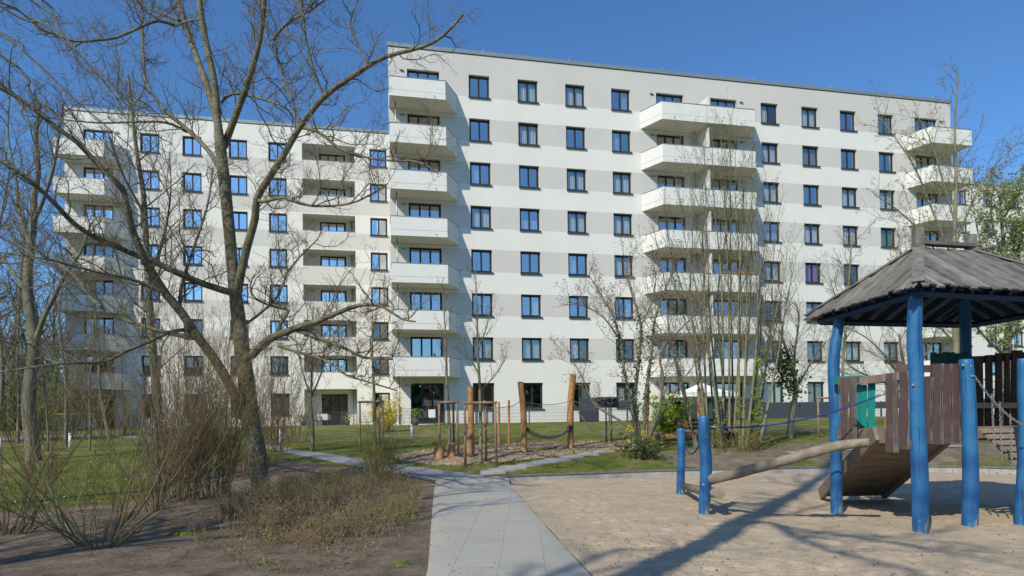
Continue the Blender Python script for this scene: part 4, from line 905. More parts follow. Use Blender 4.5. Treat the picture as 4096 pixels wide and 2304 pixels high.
# small spreading tree with ivy, pinkish seed heads
def ivy_on(T, pts, n, r, seed):
    R_ = np.random.default_rng(seed); P = []
    for i in range(len(pts) - 1):
        a, b = np.array(pts[i]), np.array(pts[i + 1]); t = R_.random((n, 1)); P.append(a + (b - a) * t + R_.normal(0, r, (n, 3)))
    return np.concatenate(P)
def add_ivy(root, P, size=.09, name='ivy', m='ivy'):
    V_, F_ = tri_scatter(P - np.array(root.location), size, -.2, .9, rng=np.random.default_rng(5)); return new_obj(name, np_mesh(name, V_, F_, M[m]), root)
def pinktree():
    T = Tree(71); d = 21.2; b = GD(1612, d); A = lambda l, dd=0: [at(x, y, d + dd * i / len(l)) for i, (x, y) in enumerate(l)]
    K = dict(sp=[.22, .15, .12], len=[1.35, .55, .2], ang=[.75, .8, .7], rad=[.010, .005, .0035], n=[7, 4, 3], wob=[.17, .2, .2], up=.4, trop=.09, rmin=.0028, leaf=1, tipleaf=1)
    stems = [([(1600, 1118), (1575, 1070), (1520, 1035), (1490, 1010), (1465, 950), (1440, 905), (1425, 870)], .05, 1), ([(1605, 1118), (1590, 1030), (1570, 930), (1562, 860), (1540, 790), (1505, 730), (1480, 690)], .06, -.8),
             ([(1612, 1118), (1598, 1010), (1608, 900), (1612, 820), (1590, 740), (1575, 680), (1585, 640)], .065, .8), ([(1618, 1118), (1625, 1000), (1640, 880), (1648, 800), (1670, 740), (1690, 690), (1700, 650)], .06, 1),
             ([(1625, 1118), (1655, 1040), (1668, 950), (1660, 890), (1700, 840), (1740, 800), (1775, 760)], .05, -1), ([(1625, 1116), (1680, 1020), (1715, 960), (1760, 900), (1790, 840)], .03, .5), ([(1562, 860), (1520, 800), (1470, 770), (1430, 760)], .03, -1), ([(1612, 820), (1640, 760), (1650, 700), (1640, 660)], .03, -1)]
    iv = []
    for l, r, dd in stems:
        q = T.limb(A(l, dd), [r, .01]); T.ramify(q[0], q[1], 0, K, .32)
        if r > .058: iv.append(ivy_on(T, q[0][3:int(len(q[0]) * .75)], 26, .07, int(r * 1000)))
    o = T.build('spreading_tree', b, 'low spreading tree with ivy on its stems and pinkish buds behind the rope course', bark='barkgrey', twig='twiggrey', leafm='pinkbud', lsize=.055, jit=.03); add_ivy(o, np.concatenate(iv), .075)
pinktree()

# young trees tied to stakes, small trees on the lawn
KY = dict(sp=[.18, .15], len=[.9, .28], ang=[.62, .6], rad=[.008, .004], n=[5, 3], wob=[.1, .15], up=.5, trop=.12, rmin=.0035, tipleaf=1, leaf=1)
def young(X, depth, pts, w0, label, seed, bark='barkpale', leafm='bud', K=KY, st=.45, **kw):
    kk = dict(K); kk['start'] = st
    return bare('young_tree', X, depth, pts, w0, 2, label, seed, kk, bark, 'twiggrey', leafm=leafm, group='young trees on the lawn', jit=.005, **kw)
young(1131, 21.6, [(1128, 1030), (1124, 960), (1122, 880), (1118, 800), (1112, 720)], 10, 'young tree tied between the rear set of stakes left of the rope course', 81)
young(1208, 19.6, [(1209, 1080), (1207, 980), (1202, 880), (1200, 780), (1196, 680)], 11, 'young tree tied inside the front set of stakes by the tall orange post', 82, forks=[([(1207, 985), (1240, 950), (1265, 915), (1278, 895)], 4, .5), ([(1205, 940), (1170, 880), (1150, 830)], 4, -.5), ([(1203, 880), (1225, 820), (1232, 770)], 4, .3)])
young(943, 22.5, [(942, 1040), (940, 960), (936, 880), (938, 820), (936, 780)], 10, 'young tree with stakes beside the yellow forsythia', 83)
young(786, 23.5, [(787, 1080), (784, 1030), (780, 990)], 12, 'small pale barked tree standing alone on the lawn before the recessed balconies', 84, st=.9, forks=[([(782, 1000), (760, 930), (745, 860), (735, 800)], 5, .5), ([(782, 1000), (785, 920), (782, 840), (790, 770)], 6, -.3), ([(783, 1000), (808, 940), (830, 880), (845, 830)], 5, .6)], leafm='bud')
KC = dict(sp=[.24, .18, .15], len=[1.8, .65, .22], ang=[.7, .75, .7], rad=[.012, .006, .004], n=[7, 4, 3], wob=[.1, .14, .15], up=.35, trop=.05, rmin=.004, leaf=1)
t_ = bare('small_tree', 1987, 25, [(1990, 1060), (1998, 1010), (2003, 970), (1990, 920), (1975, 870), (1960, 830)], 18, 4, 'small bare tree with a dark ivy clump right of the multi-stemmed tree', 91, dict(KC, leaf=0, start=.4), 'barkgrey', 'twig',
     forks=[([(2003, 975), (2030, 930), (2060, 880), (2090, 850)], 7, .6), ([(1998, 950), (2000, 880), (2010, 800), (2000, 760)], 7, -.6), ([(1985, 920), (1950, 880), (1930, 800), (1925, 740)], 6, .5)])
add_ivy(t_, np.concatenate([ivy_on(None, [at(1975, 880, 25), at(1960, 925, 25), at(1985, 950, 25), at(2005, 985, 25)], 260, .22, 3)]), .12)
bare('small_tree', 2135, 27, [(2128, 1020), (2120, 930), (2128, 820), (2135, 720), (2140, 640), (2145, 590)], 9, 3, 'thin tree with hanging catkins left of the play tower roof', 92, dict(KC, start=.3), 'barkpale', 'twiggrey', leafm='catkin', lsize=.07, lup=-1.2, lasp=.35,
     forks=[([(2128, 850), (2180, 780), (2220, 720), (2250, 690)], 4, .5), ([(2130, 800), (2100, 740), (2085, 690)], 4, -.5)])
bare('catkin_tree', 2400, 29, [(2402, 960), (2405, 860), (2400, 760), (2398, 660), (2402, 560), (2405, 440), (2402, 320), (2412, 190)], 20, 3, 'tall slender tree with yellowish catkins rising behind the play tower roof', 93, dict(KC, sp=[.36, .24, .17], len=[2.6, .7, .25], start=.3, leaf=2), 'barkpale', 'twiggrey', leafm='catkin', lsize=.085, lup=-1.2, lasp=.35,
     forks=[([(2400, 660), (2350, 540), (2300, 420), (2240, 330), (2205, 290)], 6, 1), ([(2400, 700), (2330, 600), (2260, 530), (2200, 490)], 6, -1), ([(2402, 620), (2450, 500), (2490, 430), (2560, 360)], 6, 1), ([(2402, 560), (2370, 450), (2340, 350), (2300, 280)], 5, .6), ([(2398, 760), (2320, 720), (2230, 650)], 5, .5), ([(2400, 860), (2340, 800), (2270, 740)], 5, -.5)])
def greentree():
    K = dict(sp=[.34, .2, .15], len=[2.0, .8, .3], ang=[.8, .8, .8], rad=[.018, .008, .0045], n=[6, 4, 3], wob=[.14, .18, .2], up=.3, trop=.08, rmin=.004, leaf=4)
    bare('leafing_tree', 2535, 33, [(2530, 960), (2535, 860), (2540, 760), (2530, 660), (2520, 560), (2515, 480)], 24, 4, 'tree in fresh pale green leaf at the right edge', 94, dict(K, start=.05), 'barkgrey', 'twig', leafm='leafpale', lsize=.14, jit=.07,
         forks=[([(2540, 800), (2500, 700), (2470, 620), (2455, 560)], 9, 1), ([(2535, 760), (2590, 640), (2600, 520), (2590, 450)], 9, -1), ([(2530, 860), (2600, 800), (2680, 700)], 9, 1), ([(2535, 900), (2480, 850), (2440, 790), (2430, 700)], 8, -1), ([(2530, 660), (2500, 580), (2490, 510), (2480, 460)], 7, .5), ([(2520, 560), (2550, 500), (2560, 450)], 6, .5), ([(2540, 760), (2560, 640), (2570, 560)], 7, -.6)])
greentree()
bare('small_tree', 2300, 31, [(2290, 980), (2270, 900), (2262, 840)], 12, 4, 'bare tree with spreading branches seen under the play tower roof', 95, dict(KC, len=[2.6, .8, .25], start=.2), 'barkgrey', 'twiggrey', leafm='catkin', lsize=.05,
     forks=[([(2290, 985), (2230, 900), (2180, 850), (2120, 820)], 7, .6), ([(2285, 960), (2330, 890), (2360, 820)], 6, -.6), ([(2290, 1000), (2220, 960), (2150, 930), (2110, 890)], 6, -.8)])

# ------------------------------------------------------------------ shrubs
def shrub(X, Y, n, h, spread, label, seed, twig='twigred', depth=None, K=None, arch=.0, rad=.011, leafm=None, name='bare_shrub', group=None, lsize=.03, rb=.25, n_pts=12, wob=.075, **kw):
    T = Tree(seed); b = GD(X, depth) if depth else G(X, Y); R = T.R
    K = K or dict(sp=[.2, .13], len=[.6, .18], ang=[.55, .7], rad=[.004, .0026], n=[5, 3], wob=[.15, .2], up=.4, trop=.05, rmin=.0018, tipleaf=1)
    for i in range(n):
        a = R.uniform(0, 2 * pi); rr = rb * sqrt(R.random()); s_ = spread * R.uniform(.2, 1.1)
        p = (b[0] + rr * cos(a), b[1] + rr * sin(a) * .8, b[2] - .03); q = T.stem(p, (s_ * cos(a), s_ * sin(a), 1), h * R.uniform(.45, 1.1), rad * R.uniform(.5, 1.3), rad * .25, n_pts, wob, R.uniform(-arch, arch * .7 + .015))
        T.ramify(q[0], q[1], 0, K, .2)
    return T.build(name, b, label, 'shrub', group, bark=kw.pop('bark', twig), twig=twig, leafm=leafm, lsize=lsize, thick=.014, parts=('stems', 'twigs', 'leaves'), jit=.005, **kw)
shrub(245, 1372, 30, 3.2, 1.15, 'nearest bare shrub with arching green and red stems on the left bed', 101, 'twiggreen', K=dict(sp=[.34, .22], len=[.9, .3], ang=[.65, .75], rad=[.0055, .003], n=[7, 4], wob=[.16, .2], up=.4, trop=.03, rmin=.0018), wob=.10, arch=.11, rad=.0125, leafm='leaf', lsize=.022, rb=.34)
shrub(385, 1285, 20, 3.9, .85, 'bare shrub of few long leaning red stems right behind the nearest shrub', 102, 'twigred', wob=.08, arch=.08, rad=.016, rb=.18)
shrub(455, 1262, 75, 4.0, .30, 'dense clump of upright reddish stems at the front of the thicket', 103, 'twigred', rad=.009, rb=.36, leafm='dryleaf', lsize=.02)
shrub(535, 1250, 70, 4.2, .30, 'dense clump of upright stems beside the big trunk', 104, 'twiggreen', rad=.009, rb=.36)
shrub(600, 1205, 60, 4.3, .32, 'dense stem clump directly behind the big trunk', 105, 'twigred', rad=.009, rb=.4)
shrub(480, 1205, 60, 4.5, .34, 'rear clump of the thicket on the bed edge', 106, 'twigred', rad=.009, rb=.5)
shrub(690, 1150, 50, 4.2, .34, 'twiggy bare shrub right of the big trunk behind the gravel path', 107, 'twigred', depth=23, rad=.012, rb=.5, leafm='bud')
shrub(745, 1120, 34, 3.8, .35, 'red tinged bare shrub before the recessed balconies', 108, 'twigred', depth=27, rad=.009, rb=.5)
shrub(955, 1178, 55, 1.6, .42, 'upright twiggy shrub at the end of the gravel path', 109, 'twiggreen', depth=17.2, rad=.009, rb=.3, leafm='leaf', lsize=.022)
shrub(20, 1290, 30, 2.9, 1.0, 'tangled bare shrub at the lower left edge', 110, 'twigred', depth=10.2, wob=.11, arch=.12, rad=.012, rb=.3)
shrub(150, 1100, 70, 3.8, .5, 'greenish budding shrub at the back of the left lawn', 111, 'twiggreen', depth=31, rad=.013, rb=1.0, leafm='leafpale', lsize=.07)
shrub(290, 1100, 60, 3.0, .5, 'budding shrub before the shaded terrace', 112, 'twiggreen', depth=33, rad=.013, rb=1.0, leafm='leafpale', lsize=.06)
shrub(40, 1100, 70, 4.6, .6, 'yellowish green budding shrub at the left edge behind the lawn', 113, 'twiggreen', depth=30, rad=.013, rb=1.2, leafm='leaf', lsize=.08)
KG = dict(sp=[.16, .1], len=[.4, .15], ang=[.8, .8], rad=[.006, .003], n=[4, 3], wob=[.15, .2], up=.3, trop=.03, rmin=.003, leaf=5)
shrub(1690, 1115, 34, 1.75, .5, 'rounded shrub in bright fresh green leaf beside the bench', 114, 'twiggrey', depth=25.5, K=dict(KG, leaf=9), rad=.011, rb=.25, leafm='lime', lsize=.085, name='leafy_shrub')
shrub(1850, 1130, 60, .9, .7, 'low leafy scrub at the foot of the multi-stemmed tree', 115, 'twiggreen', depth=21.8, K=dict(KG, leaf=1), rad=.008, rb=.9, leafm='leaf', lsize=.05, name='leafy_shrub')
shrub(1840, 1080, 6, 3.0, .35, 'young shoots in fresh green leaf inside the multi-stemmed tree', 116, 'twiggreen', depth=22.2, K=dict(KG, leaf=4), rad=.01, rb=1.0, leafm='lime', lsize=.09, name='leafy_shrub')
o = shrub(1618, 1125, 26, .58, .5, 'low evergreen shrub with yellow flower clusters at the foot of the ivy tree', 117, 'twig', depth=20.4, K=KG, rad=.009, rb=.35, leafm='ivy', lsize=.085, name='flowering_shrub')
R_ = np.random.default_rng(8); fl = np.concatenate([np.array(at(x, y, 20.2)) + R_.normal(0, .04, (34, 3)) for x, y in ((1581, 1078), (1619, 1088), (1583, 1110), (1588, 1082))])
add_ivy(o, fl, .05, 'blossom', 'yellow')
shrub(968, 1100, 40, 1.9, .45, 'yellow flowering forsythia before the white wall', 118, 'twiggreen', depth=33, K=dict(KG, leaf=3), rad=.009, rb=.4, leafm='yellow', lsize=.085, name='forsythia')
# low undergrowth on the bed, beside the path
def undergrowth():
    poly = [G(*p) for p in ((530, 1350), (575, 1250), (690, 1195), (780, 1170), (880, 1182), (980, 1200), (1045, 1225), (1062, 1262), (1040, 1310), (980, 1345), (860, 1372), (700, 1392))]
    q = pts_in(poly, 11000); q = q[(vnoise(q[:, 0], q[:, 1], 2.3, 7) * .6 + vnoise(q[:, 0], q[:, 1], .8, 12) * .4 + .22 * (1 - np.clip(np.hypot((q[:, 0] + 3.1) / 2.6, (q[:, 1] - 12.4) / 2.8), 0, 1.6)) ) > .54]; nb_ = len(q); q2 = pts_in([G(*p) for p in ((640, 1449), (480, 1380), (470, 1300), (560, 1240), (700, 1300), (1000, 1300), (1060, 1250), (1072, 1330), (930, 1400), (860, 1449))], 900); q2 = q2[vnoise(q2[:, 0], q2[:, 1], 2.1, 3) > .42]; q = np.concatenate([q, q2])
    T = Tree(131); R = T.R
    for i, (x, y) in enumerate(q):
        h = (.14 + .42 * R.random() ** 1.5) * (.35 + 1.2 * float(vnoise(np.array(x), np.array(y), 1.4, 8)))
        if i >= nb_: h *= .7
        p, r = T.stem((x, y, g(x, y) - .01), (R.gauss(0, .35), R.gauss(0, .35), 1), h, .0034, .0018, 4, .16, 0)
        for _ in range(R.choice((1, 2, 2, 3))):
            j = R.choice((1, 2)); a = R.uniform(0, 2 * pi); T.stem(p[j], (cos(a) * .8, sin(a) * .8, .7), h * .4, .002, .0012, 3, .15, 0)
    ms = T.meshes(.5)[False]; tg = np_mesh('undergrowth', ms[0], ms[1], M['twigdry']); o = tag(new_obj('undergrowth', tg), 'low scrubby undergrowth of thin brown twigs beside the path', 'undergrowth', kind='stuff')
    P = np.array([p[R.randrange(1, len(p))] for p, r in T.p for _ in range(2)]); keep = vnoise(P[:, 0], P[:, 1], 1.3, 5)
    P = P + rg.normal(0, .015, P.shape); a = P[keep + rg.uniform(-.3, .3, len(P)) > .47]; b = P[keep + rg.uniform(-.25, .25, len(P)) <= .46]
    for nm, pp, mt, lb, sz in (('undergrowth_leaves', a, 'leaf', 'tiny fresh green leaves on the undergrowth twigs', .027), ('dry_undergrowth_leaves', b, 'dryleaf', 'dry brown leaves caught in the undergrowth', .026)):
        V_, F_ = tri_scatter(pp, sz, .3, .7, rng=rg); tag(new_obj(nm, np_mesh(nm, V_, F_, M[mt])), lb, 'leaves', kind='stuff')
undergrowth()
for i, (X, Y, r_) in enumerate(((455, 1345, .22), (1010, 1420, .1))):
    p = G(X, Y); n = 20; b = MB(); vs = [(0, 0, .05)] + [(r_ * (1 + .25 * sin(3 * a + i)) * cos(a), r_ * .7 * (1 + .2 * cos(2 * a)) * sin(a), -.01) for a in np.linspace(0, 2 * pi, n, endpoint=False)] + [(r_ * .6 * cos(a), r_ * .45 * sin(a), .045) for a in np.linspace(0, 2 * pi, n, endpoint=False)]
    b._add(vs, [(1 + k, 1 + (k + 1) % n, 1 + n + (k + 1) % n, 1 + n + k) for k in range(n)], True); b._add([vs[0]] + vs[1 + n:], [(0, 1 + k, 1 + (k + 1) % n) for k in range(n)], True)
    tag(b.build('moss_cushion', M['moss'], loc=p), ['green moss cushion on the bare soil by the nearest shrub', 'small green moss patch near the path'][i], 'moss')

q = pts_in([(-.9, 4), (1.1, 4), (.1, 16), (-1.9, 16)], 260); P = np.c_[q, gz(q[:, 0], q[:, 1], False) + .03]
V_, F_ = flat_scatter(P, .016, rg, .45); tag(new_obj('path_litter', np_mesh('path_litter', V_, F_, M['dryleaf'])), 'small dry leaf bits blown onto the paved path', 'leaf litter', kind='stuff')
# distant woodland behind the viewpoint, mirrored in the lower windows
nQ = 16000; P = np.c_[rg.uniform(-90, 90, nQ), rg.uniform(-75, -55, nQ), np.zeros(nQ)]; P[:, 2] = rg.uniform(0, 1, nQ) ** .8 * (8 + 7 * vnoise(P[:, 0], P[:, 1] * 0, .11, 3) + 3 * vnoise(P[:, 0], P[:, 1], .5, 3))
V_, F_ = tri_scatter(P, 2.0, .2, .9, rng=rg); tag(new_obj('woodland', np_mesh('woodland', V_, F_, M['ivy'])), 'belt of dark trees far behind the viewpoint', 'woodland', kind='stuff')

# ------------------------------------------------------------------ kerb, stepping stones
def kerb():
    pts = []
    for i in range(len(KERB) - 1):
        a, b = KERB[i], KERB[i + 1]; L_ = math.dist(a, b); n = max(1, round(L_ / 1.0))
        for k in range(n): pts.append((a[0] + (b[0] - a[0]) * k / n, a[1] + (b[1] - a[1]) * k / n))
    pts.append(KERB[-1]); root = thing('sandpit_kerb', (0, 0, 0), 'grey concrete kerb with a darker capping behind the sandpit', 'kerb')
    blk, cap = MB(), MB()
    for i in range(len(pts) - 1):
        a, b = Vector(pts[i]), Vector(pts[i + 1]); d = (b - a).normalized(); n = Vector((-d.y, d.x)); e = d * .004
        q = [tuple(a + e), tuple(b - e), tuple(b - e + n * .10), tuple(a + e + n * .10)]
        blk.prism(q, -.25, .15 + ru(-.003, .003))
        q = [tuple(a - n * .025), tuple(b - n * .025), tuple(b + n * .135), tuple(a + n * .135)]; cap.prism(q, .156, .195)
    blk.build('kerb_stones', M['kerb'], root); cap.build('capping', M['kerbcap'], root)
kerb()
for i, (X, Y, w_) in enumerate(((1240, 1190, 1), (1262, 1184, 1), (1290, 1178, 1), (1330, 1170, 1), (1372, 1163, 1), (1402, 1158, 1), (1438, 1151, 1), (1478, 1144, 1), (1516, 1137, 1))):
    p = G(X, Y); b = MB(); a = ru(-.12, .12) + .25; c_, s_ = cos(a), sin(a)
    e = [(-.34, -.2), (.34, -.2), (.34, .2), (-.34, .2)]; q = [(x * c_ - y * s_ + ru(-.02, .02), x * s_ + y * c_) for x, y in e]
    vs = [(x, y, g(p[0] + x, p[1] + y) - p[2] + .035) for x, y in q]; vs = [(x, y, z - .06) for x, y, z in vs] + vs
    b._add(vs, [(0, 3, 2, 1), (4, 5, 6, 7), (0, 1, 5, 4), (1, 2, 6, 5), (2, 3, 7, 6), (3, 0, 4, 7)])
    tag(b.build('stepping_stone', M['slab'], loc=p), ['stepping stone nearest the paved path, first of the diagonal row', 'second stepping stone from the paved path', 'third stepping stone from the paved path', 'fourth stepping stone from the paved path', 'middle stepping stone of the diagonal row', 'stepping stone just past the middle of the diagonal row', 'third stepping stone from the far end', 'stepping stone last but one towards the ivy tree', 'farthest stepping stone nearest the ivy tree'][i], 'stepping stone', 'stepping stones between path and play area')
for i, (X, d) in enumerate(((2010, 21.2), (2070, 21.3), (2125, 21.5), (2395, 21.0))):
    p = GD(X, d); b = MB().box(-.4, .4, -.2, .2, .0, .03); tag(b.build('stepping_stone', M['slab'], loc=(p[0], p[1], p[2] + .0)), ['left one of the flat slabs behind the log beam', 'middle flat slab behind the left blue tower post', 'right flat slab behind the left blue tower post', 'flat slab seen below the tower deck'][i], 'stepping stone', 'slabs lying behind the sandpit')

# ------------------------------------------------------------------ garden fence along the block
def mesh_fence(u0, u1, off, D, label, z=None, h=1.03, skip=()):
    root = thing('mesh_fence', FP(u0, off, None, D), label, 'fence', rz=TH); b = MB(); posts = []
    n = int((u1 - u0) / 2.5)
    def gl(u): return FP(u, off, None, D)[2] - root.location.z
    for k in range(n + 1):
        u = k * 2.5
        if u0 + u > u1: break
        MB().box(u - .03, u + .03, -.02, .02, gl(u0 + u) - .1, gl(u0 + u) + h + .03).build('post', M['fence'], root)
    L_ = u1 - u0; z0 = [gl(u0 + 0), gl(u1)]
    zz = lambda u: z0[0] + (z0[1] - z0[0]) * u / L_
    for r in (.03, .23, .43, .63, .83, 1.0):
        for dy in (-.012, .012): b.quad((0, dy, z0[0] + r), (L_, dy, z0[1] + r), (L_, dy, z0[1] + r + .009), (0, dy, z0[0] + r + .009))
    for k in range(int(L_ / .05)):
        u = k * .05; b.quad((u, 0, zz(u) + .03), (u + .007, 0, zz(u) + .03), (u + .007, 0, zz(u) + h), (u, 0, zz(u) + h))
    b.build('wire_mesh', M['fence'], root)
mesh_fence(-7.4, 33.5, 4.2, D1, 'dark wire mesh garden fence along the tall front block')
mesh_fence(-24, -9.2, 3.6, D2, 'wire mesh garden fence along the recessed wing')
def screen(u0, u1, off, z0, z1, D, label, posts=True, rz=0):
    root = thing('privacy_fence', FP(u0, off, None, D), label, 'fence', 'dark privacy fences between the gardens', rz=TH + rz); L_ = u1 - u0
    b = MB(); n = int((z1 - z0) / .15)
    for k in range(n): b.box(0, L_, -.015, .015, z0 + k * .15 + .006, z0 + (k + 1) * .15 - .006)
    b.box(0, L_, -.004, .004, z0, z1); b.build('slat_panel', M['panel'], root)
    k = 0
    while k * 1.9 <= L_ + .01: MB().box(k * 1.9 - .04, k * 1.9 + .04, -.04, .04, -.1, z1 + .03).build('post', M['fence'], root); k += 1
screen(3.35, 4.5, 3.9, 0, 1.5, D1, 'short tall dark privacy panel behind the rope bridge')
screen(4.5, 6.9, 3.9, .95, 1.3, D1, 'narrow dark strip panel below the window behind the right bridge post')
screen(11.6, 21.5, 4.6, 0, 1.05, D1, 'long dark slatted privacy fence behind the multi-stemmed tree')
screen(11.8, 15.8, 3.6, 0, 1.35, D1, 'tall dark slatted panel in front of the white canopy')
screen(22.1, 26.4, 4.6, .55, 1.0, D1, 'narrow dark slat band right of the small ivy tree')
screen(27.5, 33, 4.6, 0, 1.1, D1, 'dark privacy fence behind the play tower')
def gate(u, off, label):
    r = thing('garden_gate', FP(u, off, None, D1), label, 'gate', rz=TH)
    for k in (0, 1.05): MB().box(k - .04, k + .04, -.04, .04, -.1, 1.15).build('post', M['fence'], r)
    b = MB(); b.box(.06, .99, -.02, .02, .1, .14); b.box(.06, .99, -.02, .02, 1.0, 1.04); b.box(.06, .1, -.02, .02, .14, 1.0); b.box(.95, .99, -.02, .02, .14, 1.0)
    for k in range(12): b.box(.1 + k * .07, .112 + k * .07, -.006, .006, .14, 1.0)
    b.build('gate_leaf', M['fence'], r); MB().box(.9, .97, -.06, -.02, .55, .59).build('handle', M['metal'], r)
gate(21.0, 4.7, 'dark garden gate right of the long privacy fence'); gate(-3.1, 4.3, 'dark garden gate in the mesh fence beside the tied young trees')

# white party canopy in a garden
def canopy():
    c = FP(12.2, 2.4); r = thing('party_canopy', c, 'white fabric party canopy standing before the middle ground floor doors', 'canopy', rz=TH)
    b = MB(); h, s_ = 1.72, 1.75; pk = (0, 0, 2.45); n = 8
    for (x0, y0), (x1, y1) in (((-s_, -s_), (s_, -s_)), ((s_, -s_), (s_, s_)), ((s_, s_), (-s_, s_)), ((-s_, s_), (-s_, -s_))):
        rows = []
        for j in range(n + 1):
            t = j / n; sag = -.16 * sin(pi * t) * .9
            rows.append([(x0 * (1 - t) + (x0 + (x1 - x0) * i / n) * 0 + 0, 0, 0) for i in range(0)] + [((x0 + (x1 - x0) * i / n) * (1 - t), (y0 + (y1 - y0) * i / n) * (1 - t), h + (pk[2] - h) * t + sag) for i in range(n + 1)])
        vs = [v for q in rows for v in q]; b._add(vs, [(j * (n + 1) + i, j * (n + 1) + i + 1, (j + 1) * (n + 1) + i + 1, (j + 1) * (n + 1) + i) for j in range(n) for i in range(n)], True)
    b.build('canopy_roof', M['canvas'], r); v = MB()
    for (x0, y0), (x1, y1) in (((-s_, -s_), (s_, -s_)), ((s_, -s_), (s_, s_)), ((s_, s_), (-s_, s_)), ((-s_, s_), (-s_, -s_))):
        m = 24; vs = []
        for i in range(m + 1):
            x, y = x0 + (x1 - x0) * i / m, y0 + (y1 - y0) * i / m; k = 1 + .01 * sin(i * 1.7)
            vs += [(x * k, y * k, h), (x * k * 1.01, y * k * 1.01, h - .24 - .03 * abs(sin(i * .8)))]
        v._add(vs, [(2 * i, 2 * i + 1, 2 * i + 3, 2 * i + 2) for i in range(m)], True)
    v.build('valance', M['canvas'], r)
    for x in (-1, 1):
        for y in (-1, 1): MB().box(x * s_ * .98 - .025, x * s_ * .98 + .025, y * s_ * .98 - .025, y * s_ * .98 + .025, 0, h).build('pole', M['metal'], r)
canopy()
# sign on two posts
def sign():
    p = GD(1532, 24.5); r = thing('notice_board', p, 'dark grey notice board on two posts on the lawn', 'sign', rz=.3)
    for x in (-.14, .14): MB().tube([(x, x * .6, -.1), (x, x * .6, 1.3)], .035, 8).build('post', M['fence'], r)
    MB().box(-.45, .45, -.1, .0, 1.28, 1.62, Matrix.Rotation(radians(-8), 4, 'X')).build('board', M['panel'], r); MB().box(-.5, .5, -.18, .08, 1.60, 1.65).build('board_roof', M['fence'], r)
sign()
# bench
def bench():
    p = GD(1697, 23.2); r = thing('park_bench', p, 'brown slatted park bench with black iron supports behind the blue posts', 'bench', rz=radians(-14))
    b = MB()
    for k in range(4): b.box(0, 1.9, -.48 + k * .12, -.38 + k * .12, .42, .46)
    b.build('seat', M['benchwood'], r); b = MB()
    for k in range(3): b.box(0, 1.9, .06 + k * .035, .10 + k * .035, .52 + k * .13, .63 + k * .13)
    b.build('backrest', M['benchwood'], r)
    for x in (.2, 1.65):
        q = MB(); q.box(x, x + .06, -.42, .05, .34, .41); q.box(x, x + .07, -.2, -.1, -.05, .34); q.box(x - .02, x + .09, -.38, .1, -.04, .02); q.tube([(x + .03, .02, .4), (x + .03, .07, .6), (x + .03, .16, .88)], .025, 6); q.build('leg', M['black'], r)
        MB().tube([(x + .03, -.44, .42), (x + .03, -.46, .60), (x + .03, -.3, .66), (x + .03, .06, .66)], .022, 6).build('armrest', M['black'], r)
bench()
p = GD(1915, 24.6); r = thing('litter_bin', p, 'blue litter bin right of the multi-stemmed tree', 'bin')
MB().tube([(0, 0, .15), (0, 0, .62)], [.19, .21], 16).build('bin_body', M['binblue'], r); MB().box(-.2, .2, -.2, .2, .66, .70).build('lid', M['binblue'], r); MB().tube([(.0, .24, -.1), (.0, .24, .72)], .03, 8).build('post', M['fence'], r)

# ------------------------------------------------------------------ rope course with orange robinia posts
def log(name, pts, rad, mat, label=None, cat=None, group=None, sides=14, wob=.03, base=None, parent=None, cap=True):
    b0 = base or pts[0]; P = [(x - b0[0], y - b0[1], z - b0[2]) for x, y, z in pts]
    mb = MB().tube(P, rad, sides, wob=wob); bm = mb.mesh(name, mat)
    o = new_obj(name, bm, parent, None if parent else b0)
    if label: tag(o, label, cat, group)
    return o
def smooth(pts, rad, n=4):
    P = [Vector(p) for p in pts]; out = []; rr = []; m = len(P)
    for i in range(m - 1):
        P0, P1, P2, P3 = P[max(i - 1, 0)], P[i], P[i + 1], P[min(i + 2, m - 1)]
        for k in range(n):
            t = k / n; out.append(tuple(.5 * (2 * P1 + (P2 - P0) * t + (2 * P0 - 5 * P1 + 4 * P2 - P3) * t * t + (3 * P1 - P0 - 3 * P2 + P3) * t ** 3))); rr.append(rad[i] + (rad[i + 1] - rad[i]) * t)
    out.append(tuple(P[-1])); rr.append(rad[-1]); return out, rr
def opost(X0, Y0, X1, Ytop, w_, label, depth=None, bend=0, grp='upright posts of the rope course'):
    b = GD(X0, depth) if depth else G(X0, Y0); d = depth or b[1]; k = d / 1700 / 2; t = at(X1, Ytop, d)
    m = tuple((b[i] * .45 + t[i] * .55) + (bend if i == 0 else 0) for i in range(3)); P, R_ = smooth([(b[0], b[1], b[2] - .15), (b[0], b[1], b[2]), m, t], [w_ * k * 1.08, w_ * k * 1.05, w_ * k, w_ * k * .92])
    P.append((P[-1][0], P[-1][1], P[-1][2] + .02)); R_.append(R_[-1] * .82)
    r = thing('rope_course_post', b, label, 'post', grp)
    q = MB().tube([(x - b[0], y - b[1], z - b[2]) for x, y, z in P], R_, 14, wob=.02); q.build('post', M['robinia'], r)
    return r, b, t, d
A1 = opost(1318, 1140, 1309, 962, 15.5, 'thick orange post holding the left end of the rope bridge', bend=.05)
A2 = opost(1435, 1130, 1442, 942, 17, 'tallest orange post holding the right end of the rope bridge', bend=-.05)
A3 = opost(1186, 1150, 1184, 974, 16, 'thick orange post beside the front set of tree stakes')
A4 = opost(1622, 1100, 1629, 966, 13, 'orange post leaning behind the ivy covered tree', 24)
A5 = opost(1760, 1100, 1758, 979, 10.5, 'orange post partly hidden behind the blue posts', 26)
thin = []
for X, Yt, d, lb in ((1219, 1008, 23.5, 'thin pale orange post just right of the front tree stakes'), (1280, 1008, 24, 'thin pale orange post between the stakes and the rope bridge'), (1255, 1012, 24.5, 'thin pale orange post farthest back of the three')):
    thin.append(opost(X, 0, X, Yt, 6, lb, d))
A6 = opost(2230, 0, 2246, 960, 16, 'leaning orange post seen through the tower railing', 25, bend=.0)
